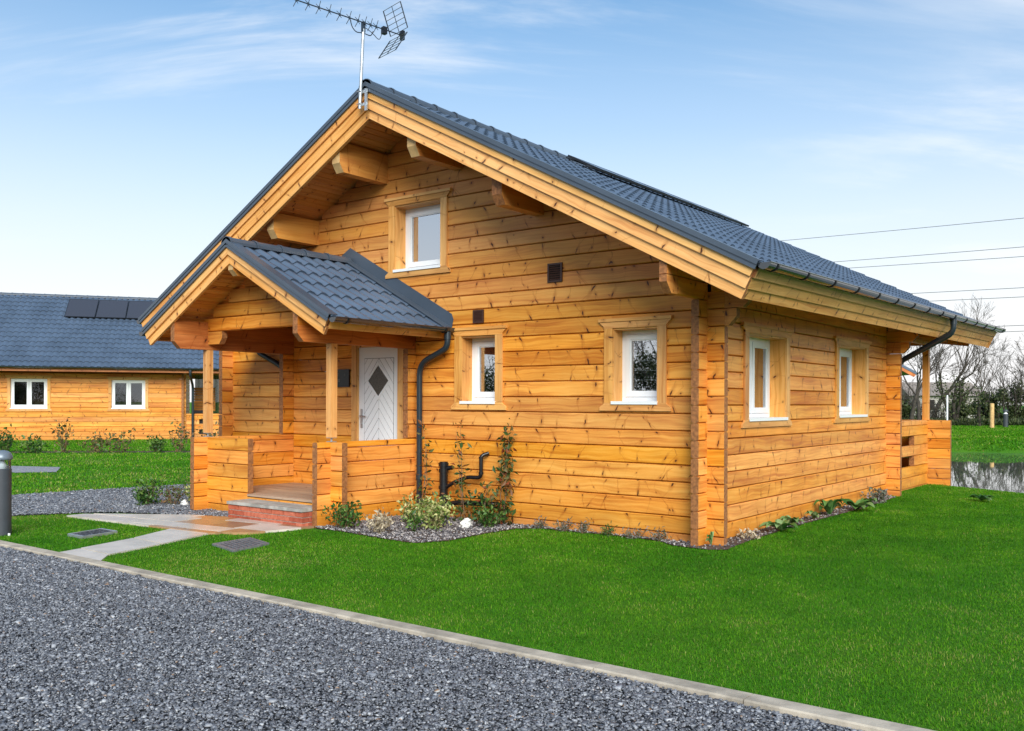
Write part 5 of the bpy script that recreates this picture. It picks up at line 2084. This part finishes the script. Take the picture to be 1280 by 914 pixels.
TREES = [
    ('thorn', 1224, 62, 0.4, 1.0, 'bare thorn tree with a wide crown standing right of the verandah across the pond', dict(h=5.8, spread=1.0, depth=5, seed=5, trunk_h=0.27, up=0.12, side=0.34)),
    ('slim', 1139, 61, 1.0, 1.0, 'slim bare tree seen between the log pillar and the verandah post', dict(h=7.4, spread=0.75, depth=5, seed=9, trunk_h=0.30, up=0.5)),
    ('slim', 1150, 63, 3.1, 0.95, 'second slim bare tree seen close left of the verandah post', None),
    ('multi', 1190, 65, 0.2, 1.0, 'ivy clad leaning tree just right of the verandah post', dict(h=6.6, spread=0.55, depth=4, seed=27, trunk_h=0.30, multi=3, up=1.0, side=0.35)),
    ('thorn', 1283, 66, 2.2, 1.02, 'bare thorn tree at the right picture edge', None),
    ('tall', 1108, 84, 0.0, 1.0, 'tall bare tree whose top rises just above the middle of the long eave', dict(h=12.0, spread=0.72, depth=6, seed=33, trunk_h=0.27, up=0.55)),
    ('tall', 1165, 86, 2.4, 1.02, 'tallest bare tree, its fine twigs standing above the far end of the roof', None),
    ('tall', 1222, 92, 4.0, 0.80, 'bare tree behind the far gutter end, lower than the tallest one', None),
    ('multi', 1262, 72, 3.3, 0.85, 'bushy bare tree behind the timber post and the far bollard', None),
    ('slim', 1310, 64, 4.6, 0.9, 'slim bare tree outside the right picture edge', None),
    ('thorn', 1345, 63, 5.0, 1.0, 'wide thorn tree beyond the right picture edge', None),
    ('multi', 1060, 70, 1.4, 1.0, 'ivy clad tree hidden behind the log cabin', None),
]
for key, px, dep, rz, s, lab, kw in TREES:
    x, y = at(px, dep)
    bare_tree(key, x, y, rz, lab, s, ivy=900 if key == 'multi' else (260 if key == 'thorn' else 0), **(kw or {}))


def hedge_bush(x, y, w, h, n, mat, label, leaf=0.20, group='scrub and ivy bushes along the far hedge line'):
    root = empty('hedge_bush', (x, y, float(height(x, y))), label, 'bush', group)
    z0 = float(height(x, y))
    lobes = []
    for i in range(11):
        a = random.uniform(0, 6.28)
        q = math.sqrt(random.random()) * 0.38 * w
        lobes.append((x + q * math.cos(a), y + q * math.sin(a), z0 + h * random.uniform(0.12, 0.78), random.uniform(0.14, 0.26) * w))
    pts = []
    for i in range(n):
        l = random.choice(lobes)
        v = rng.normal(size=3)
        v /= np.linalg.norm(v)
        rr = l[3] * random.random() ** 0.4 * random.uniform(0.75, 1.15)
        p = [l[0] + v[0] * rr, l[1] + v[1] * rr, l[2] + v[2] * rr * 0.9]
        p[2] = z0 + abs(p[2] - z0)
        pts.append(p)
    leaves_mesh('foliage', np.array(pts), leaf, mat, root, 0.1, 0.65)
    segs = []
    for i in range(26):
        a = random.uniform(0, 6.28)
        q = random.random() * 0.5 * w
        b = V((x + q * 0.4 * math.cos(a), y + q * 0.4 * math.sin(a), z0))
        t = V((x + q * math.cos(a), y + q * math.sin(a), z0 + h * random.uniform(0.6, 1.25)))
        m = (b + t) / 2 + V((random.gauss(0, 0.15), random.gauss(0, 0.15), 0.1))
        segs += [(b, m, 0.03, 0.02, 1), (m, t, 0.02, 0.01, 1)]
        for j in range(3):
            e = m + (t - m) * random.random()
            segs.append((e, e + V((random.gauss(0, 0.3), random.gauss(0, 0.3), random.uniform(0.1, 0.5))), 0.014, 0.008, 2))
    tubes_np('stem', segs, M_twig, root)
    return root


HB = [(1096, 66, 4.0, 2.8, 'h', 'dark evergreen bush half hidden behind the long log wall'),
      (1131, 66, 2.2, 3.0, 'h', 'dark ivy bush seen between the log pillar and the verandah post'),
      (1150, 70, 2.6, 2.2, 's', 'brown scrub bush directly behind the verandah post'),
      (1176, 71, 2.4, 1.5, 's', 'low brown scrub right of the verandah post, before the pale bungalow'),
      (1201, 67, 2.0, 3.1, 'h', 'green ivy bush below the leaning tree across the pond'),
      (1221, 69, 1.7, 2.2, 'h', 'dark bush directly behind the thorn tree trunk'),
      (1243, 68, 2.2, 3.0, 'h', 'dark green bush behind the pale timber post'),
      (1268, 67, 2.6, 3.7, 'h', 'tall dark bush behind the far bollard light'),
      (1291, 68, 3.0, 4.2, 'h', 'tallest dark green bush at the right picture edge'),
      (1326, 68, 4.4, 3.4, 'h', 'dark bush beyond the right picture edge'),
      (1240, 84, 4.0, 3.4, 's', 'tall brown scrub thicket behind the thorn tree'),
      (1275, 86, 5.0, 3.8, 's', 'tall brown scrub thicket at the right picture edge'),
      (1140, 84, 4.0, 2.8, 's', 'brown thicket behind the slim bare trees'),
      (1350, 72, 5.0, 3.6, 'h', 'hedge bush far beyond the right picture edge')]
for px, dep, w, h, t, lab in HB:
    x, y = at(px, dep)
    hedge_bush(x, y, w, h * 0.88, 1300 if t == 'h' else 320, M_leaf_hedge if t == 'h' else M_leaf_scrub, lab, 0.20 if t == 'h' else 0.14)

# long grass and weeds in front of the hedge line
pts = []
for i in range(9000):
    px = random.uniform(1040, 1400)
    x, y = at(px, random.uniform(63.5, 66.5))
    pts.append([x, y, float(height(x, y)) + random.random() * 0.25])
o = leaves_mesh('rough_grass', np.array(pts), 0.34, M_leaf_hedge, None, 1.6, 0.18)
tag(o, 'rough dark grass and weeds along the foot of the far hedge', 'grass', None, 'stuff')

# distant bungalow and the far cabin whose eave shows beside the pillar
hx, hy = at(1182, 92)
bung = empty('bungalow', (hx, hy, 0), 'pale distant bungalow with a low brown roof behind the bare trees', 'house')
FBu = Frame((hx, hy, 0), RGT, -FWD)
mb = MB()
FBu.box(mb, -3.4, 3.4, 0, 2.35, -5, 0)
mb.build('wall', M_render, bung)
mb = MB()
mb.prism([FBu.P(-3.8, 2.3, 0.4), FBu.P(-3.8, 3.7, -2.6), FBu.P(-3.8, 2.3, -5.4)], RGT * 7.6)
mb.build('roof', M_oldroof, bung)
for a in (-2.2, 0.6):
    mb = MB()
    FBu.box(mb, a, a + 1.1, 0.9, 1.9, 0.002, 0.04)
    mb.build('window', M_vdark, bung)
lx, ly = at(1040, 47)
lodge = empty('timber_lodge', (lx, ly, 0), 'far timber lodge with only a roof corner showing beside the log pillar', 'house')
FLo = Frame((lx, ly, 0), RGT, -FWD)
mb = MB()
FLo.box(mb, -3.2, 3.2, -0.3, 3.2, -6, 0, 'a', 0, 1)
FLo.poly(mb, [(-3.2, 3.203), (3.2, 3.203), (0, 4.9)], -6, 0, 'a', 0, 1)
mb.build('wall', LM, lodge)
mb = MB()
for sd in (1, -1):
    mb.prism([FLo.P(0, 5.2, 0.8), FLo.P(sd * 3.95, 3.12, 0.8), FLo.P(sd * 3.95, 2.98, 0.8), FLo.P(0, 5.05, 0.8)], FWD * 7.6)
mb.build('roof', M_roof, lodge)
mb = MB()
for sd in (1, -1):
    mb.prism([FLo.P(0, 5.06, 0.84), FLo.P(sd * 3.9, 2.97, 0.84), FLo.P(sd * 3.8, 2.86, 0.84), FLo.P(0, 4.9, 0.84)], FWD * 0.05)
mb.build('bargeboard', [M_dark, M_end], lodge)

# overhead cables
WL = [((-74.257, 144.563, 29.54), (1.181, 126.702, 25.448), 'topmost overhead cable crossing the sky right of the roof'),
      ((-74.257, 144.563, 25.181), (1.181, 126.702, 21.736), 'second overhead cable from the top, upper one of a close pair'),
      ((-74.257, 144.563, 24.246), (1.181, 126.702, 20.343), 'third overhead cable from the top, lower one of a close pair'),
      ((-74.257, 144.563, 19.463), (1.181, 126.702, 16.341), 'fourth overhead cable from the top, above the bare tree tops'),
      ((-74.257, 144.563, 18.166), (1.181, 126.702, 15.127), 'fifth overhead cable from the top, just above the bare tree tops'),
      ((-74.257, 144.563, 13.4), (1.181, 126.702, 11.6), 'sixth overhead cable, level with the far gutter end'),
      ((-74.257, 144.563, 12.5), (1.181, 126.702, 10.85), 'lowest overhead cable, just below the far gutter end')]
for a, b, lab in WL:
    a, b = V(a), V(b)
    mb = MB()
    n = 14
    pts = []
    for i in range(n + 1):
        t = -0.3 + 1.8 * i / n
        p = a.lerp(b, t)
        p.z += 0.5 * (t - 0.5) ** 2
        pts.append(p)
    mb.tube(pts, 0.045, 5)
    o = mb.build('overhead_cable', M_wire)
    tag(o, lab, 'cable', 'overhead cables on the right')

# trees and hedge across the drive behind the camera: they show in the window reflections
for k, (x, y, key, s, lab) in enumerate(((-17.5, -33, 'tall', 0.80, 'bare tree across the drive mirrored in the front windows'), (-25.0, -34, 'tall', 0.75, 'second bare tree across the drive mirrored in the front windows'), (26, -14, 'thorn', 1.1, 'thorn tree across the lawn mirrored in the side windows'), (24, 2, 'tall', 0.6, 'bare tree across the lawn mirrored in the side windows'))):
    bare_tree(key, x, y, k * 1.7, lab, s, group='trees across the drive', **{})
for k, (x, y, w, h) in enumerate(((-34, -33, 7, 4.4), (-28, -32, 7, 4.7), (-22.0, -32, 7, 4.2), (-16, -32, 7, 4.5), (-10, -32, 7, 4.2), (25, -4, 7, 2.8), (26, 6, 7, 2.6), (8, -34, 8, 4.6), (15, -35, 8, 4.8), (22, -36, 8, 4.6))):
    hedge_bush(x, y, w, h, 15000, M_leaf_hedge, ['leftmost hedge bush across the drive', 'second hedge bush from the left across the drive', 'middle hedge bush across the drive', 'fourth hedge bush from the left across the drive', 'rightmost hedge bush across the drive', 'hedge bush at the right end of the lawn', 'farther hedge bush at the right end of the lawn', 'first tall hedge bush across the drive behind the viewer', 'second tall hedge bush across the drive behind the viewer', 'third tall hedge bush across the drive behind the viewer'][k], 0.13, 'hedge bushes across the drive')


# ================================================================== GRAVEL AND GRASS
def in_poly(x, y, poly):
    ins = np.zeros(len(x), bool)
    n = len(poly)
    j = n - 1
    for i in range(n):
        xi, yi = poly[i]
        xj, yj = poly[j]
        c = ((yi > y) != (yj > y)) & (x < (xj - xi) * (y - yi) / (yj - yi + 1e-12) + xi)
        ins ^= c
        j = i
    return ins


def view(x, y):
    dx, dy = x - CAM.x, y - CAM.y
    dep = dx * FWD.x + dy * FWD.y
    lat = dx * RGT.x + dy * RGT.y
    return dep, lat / np.maximum(dep, 0.01)


def chips(name, x, y, z, size, mat, label, flat=0.30, rlo=0.0, rhi=1.0):
    """angular stone chips: skewed 8-corner blocks, random turn and tilt"""
    n = len(x)
    c = np.array([[-1, -1, -1], [1, -1, -1], [1, 1, -1], [-1, 1, -1], [-1, -1, 1], [1, -1, 1], [1, 1, 1], [-1, 1, 1]], float)
    v = c[None] * np.array([1.0, 0.66, flat])[None, None] * rng.uniform(0.55, 1.0, (n, 8, 3))
    v[:, 4:, :2] *= rng.uniform(0.45, 0.95, (n, 1, 2))
    v *= (size * 0.5 * rng.lognormal(0, 0.30, n))[:, None, None]
    a = rng.uniform(0, 2 * np.pi, n)
    t = rng.normal(0, 0.30, n)
    t2 = rng.normal(0, 0.30, n)
    ca, sa = np.cos(a), np.sin(a)
    ct, st = np.cos(t), np.sin(t)
    cu, su = np.cos(t2), np.sin(t2)
    X, Y, Z = v[..., 0], v[..., 1], v[..., 2]
    Y, Z = Y * ct[:, None] - Z * st[:, None], Y * st[:, None] + Z * ct[:, None]
    X, Z = X * cu[:, None] - Z * su[:, None], X * su[:, None] + Z * cu[:, None]
    X, Y = X * ca[:, None] - Y * sa[:, None], X * sa[:, None] + Y * ca[:, None]
    vv = np.stack([X + x[:, None], Y + y[:, None], Z + z[:, None]], -1).reshape(-1, 3)
    q = np.array([[0, 3, 2, 1], [4, 5, 6, 7], [0, 1, 5, 4], [1, 2, 6, 5], [2, 3, 7, 6], [3, 0, 4, 7]])
    f = (np.arange(n)[:, None, None] * 8 + q[None]).reshape(-1, 4)
    r = rlo + (rhi - rlo) * np.repeat(rng.uniform(0, 1, n), 6)
    o = np_mesh(name, vv, f, np.clip(r + rng.uniform(-0.03, 0.03, len(r)), 0, 1), mat)
    return tag(o, label, 'gravel', None, 'stuff')


# drive
N = 680000
x = rng.uniform(-13, 7, N)
y = rng.uniform(-11, -4.77, N)
dep, lt = view(x, y)
ok = (dep > 3.6) & (np.abs(lt) < 0.66) & (rng.uniform(0, 1, N) < np.clip((7.5 / dep) ** 0.8, 0, 1))
x, y, dep = x[ok], y[ok], dep[ok]
size = np.where(rng.uniform(0, 1, len(x)) < 0.22, 0.027, 0.0175) * np.clip(dep / 7.5, 1, 1.6)
z = -0.010 + rng.uniform(0, 0.012, len(x)) + 0.005 * np.sin(x * 2.1 + y) * np.sin(y * 1.7)
chips('drive_gravel', x, y, z, size, M_slate, 'loose blue grey slate chippings covering the drive')
# path on the left
N = 90000
x = rng.uniform(-11.4, -5.9, N)
y = rng.uniform(-4.6, 4, N)
ok = in_poly(x, y, G2)
x, y = x[ok], y[ok]
chips('path_gravel', x, y, 0.018 + rng.uniform(0, 0.012, len(x)), np.full(len(x), 0.036), M_slate, 'grey slate chippings on the path left of the porch')
# front bed
N = 60000
x = rng.uniform(-4.4, 0.42, N)
y = rng.uniform(-1.95, 7.0, N)
ok = in_poly(x, y, BED) & ((x < -0.1) | (rng.uniform(0, 1, N) < 0.30))
x, y = x[ok], y[ok]
chips('bed_gravel', x, y, 0.014 + rng.uniform(0, 0.012, len(x)), np.full(len(x), 0.026), M_bedstone, 'small grey and white stones in the planting bed')


def vnoise(x, y, cell, seed):
    tab = np.random.default_rng(seed).uniform(0, 1, (256, 256))
    u, v = x / cell, y / cell
    i, j = np.floor(u).astype(int), np.floor(v).astype(int)
    fu, fv = u - i, v - j
    fu, fv = fu * fu * (3 - 2 * fu), fv * fv * (3 - 2 * fv)
    g = lambda a, b: tab[a % 256, b % 256]
    return (g(i, j) * (1 - fu) + g(i + 1, j) * fu) * (1 - fv) + (g(i, j + 1) * (1 - fu) + g(i + 1, j + 1) * fu) * fv


def blades(name, x, y, hgt, wid, label, rofs=0.0):
    n = len(x)
    z = height(x, y)
    a = rng.uniform(0, 2 * np.pi, n)
    lean = rng.uniform(0.3, 1.25, n)
    h = hgt * rng.uniform(0.55, 1.25, n)
    d = np.stack([np.cos(a), np.sin(a)], 1)
    s = np.stack([-np.sin(a), np.cos(a)], 1)
    w = wid * rng.uniform(0.7, 1.3, n)
    base = np.stack([x, y, z - 0.004], 1)
    v = np.zeros((n, 5, 3))
    v[:, 0] = base
    v[:, 0, :2] += s * (w * 0.5)[:, None]
    v[:, 1] = base
    v[:, 1, :2] -= s * (w * 0.5)[:, None]
    mid = base.copy()
    mid[:, :2] += d * (h * lean * 0.30)[:, None]
    mid[:, 2] += h * 0.60
    v[:, 2] = mid
    v[:, 2, :2] -= s * (w * 0.40)[:, None]
    v[:, 3] = mid
    v[:, 3, :2] += s * (w * 0.40)[:, None]
    tip = base.copy()
    tip[:, :2] += d * (h * lean)[:, None]
    tip[:, 2] += h * (1.05 - 0.35 * lean)
    v[:, 4] = tip
    b = np.arange(n) * 5
    f = np.concatenate([np.stack([b, b + 1, b + 2], 1), np.stack([b, b + 2, b + 3], 1), np.stack([b + 3, b + 2, b + 4], 1)])
    r = np.clip(rng.beta(2.0, 2.3, n) + 0.34 * (vnoise(x, y, 1.5, 1) - 0.5) + 0.34 * (vnoise(x, y, 0.45, 2) - 0.5) + 0.22 * (vnoise(x, y, 0.16, 3) - 0.5) + 0.14 * np.clip((-1.6 - y) / 3.0, 0, 1) + 0.02 + rofs, 0, 0.995)  # drier and yellower towards the kerb; gradient also imitates shade near the cabin
    r = np.where(rng.uniform(0, 1, n) < 0.012, 1.0, r)
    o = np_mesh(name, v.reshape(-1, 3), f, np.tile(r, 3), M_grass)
    return tag(o, label, 'grass', None, 'stuff')


HOUSE = [(-8.75, -0.02), (0.0, -0.02), (0.0, 9.9), (-8.75, 9.9)]
PORCHP = [(-7.2, -1.92), (-4.1, -1.92), (-4.1, 0), (-7.2, 0)]


def lawn_mask(x, y):
    m = (y > -4.615) & ~in_poly(x, y, HOUSE) & ~in_poly(x, y, PORCHP) & ~in_poly(x, y, BED) & ~in_poly(x, y, G2)
    m &= ~in_poly(x, y, PATH1) & ~in_poly(x, y, CLIP) & ~in_poly(x, y, D1) & ~in_poly(x, y, D2)
    m &= pond_depth(x, y) < 0.9
    return m


N = 3300000
x = rng.uniform(-8.5, 12, N)
y = rng.uniform(-4.62, 15, N)
dep, lt = view(x, y)
ok = (dep > 3.4) & (dep < 22) & (np.abs(lt) < 0.64) & (rng.uniform(0, 1, N) < np.clip((6.0 / dep) ** 0.9, 0, 1))
x, y, dep = x[ok], y[ok], dep[ok]
ok = lawn_mask(x, y)
x, y, dep = x[ok], y[ok], dep[ok]
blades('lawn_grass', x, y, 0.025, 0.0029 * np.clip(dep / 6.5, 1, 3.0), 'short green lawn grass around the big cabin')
N = 160000
x = rng.uniform(-33, -9, N)
y = rng.uniform(-6, 14, N)
dep, lt = view(x, y)
ok = (dep > 10) & (np.abs(lt) < 0.62) & lawn_mask(x, y) & ((x - NA.x) * NP.x + (y - NA.y) * NP.y > 0.12)
ok &= ~in_poly(x, y, NBED) & ~in_poly(x, y, [(-18.6, 0.6), (-15.9, -0.1), (-15.4, 0.55), (-16.8, 1.35)])
x, y = x[ok], y[ok]
blades('far_lawn_grass', x, y, 0.05, 0.016, 'mown green lawn grass in front of the left cabin', 0.16)
N = 90000
lat_ = rng.uniform(0.30, 0.72, N)
dep = rng.uniform(37.5, 63, N)
x = CAM.x + (RGT.x * lat_ + FWD.x) * dep
y = CAM.y + (RGT.y * lat_ + FWD.y) * dep
ok = pond_depth(x, y) < 1.6
blades('bank_grass', x[ok], y[ok], 0.09, 0.035, 'green grass on the far bank of the pond', 0.10)


# the long eave is not dead level: it climbs a little towards the pond
def lift_eave(o):
    if o.type == 'MESH':
        me = o.data
        n = len(me.vertices)
        co = np.empty(n * 3, np.float32)
        me.vertices.foreach_get('co', co)
        co = co.reshape(-1, 3)
        wgt = np.clip((co[:, 0] - XC) / 5.25, 0, 1.1) * np.clip((co[:, 2] - 2.3) / 0.3, 0, 1)
        co[:, 2] += 0.0115 * np.clip(co[:, 1] + 1.0, 0, 13) * wgt
        me.vertices.foreach_set('co', co.ravel())
        me.update()
    for c in o.children:
        lift_eave(c)


lift_eave(roof)
lift_eave(gr_)
lift_eave(main_pipe)
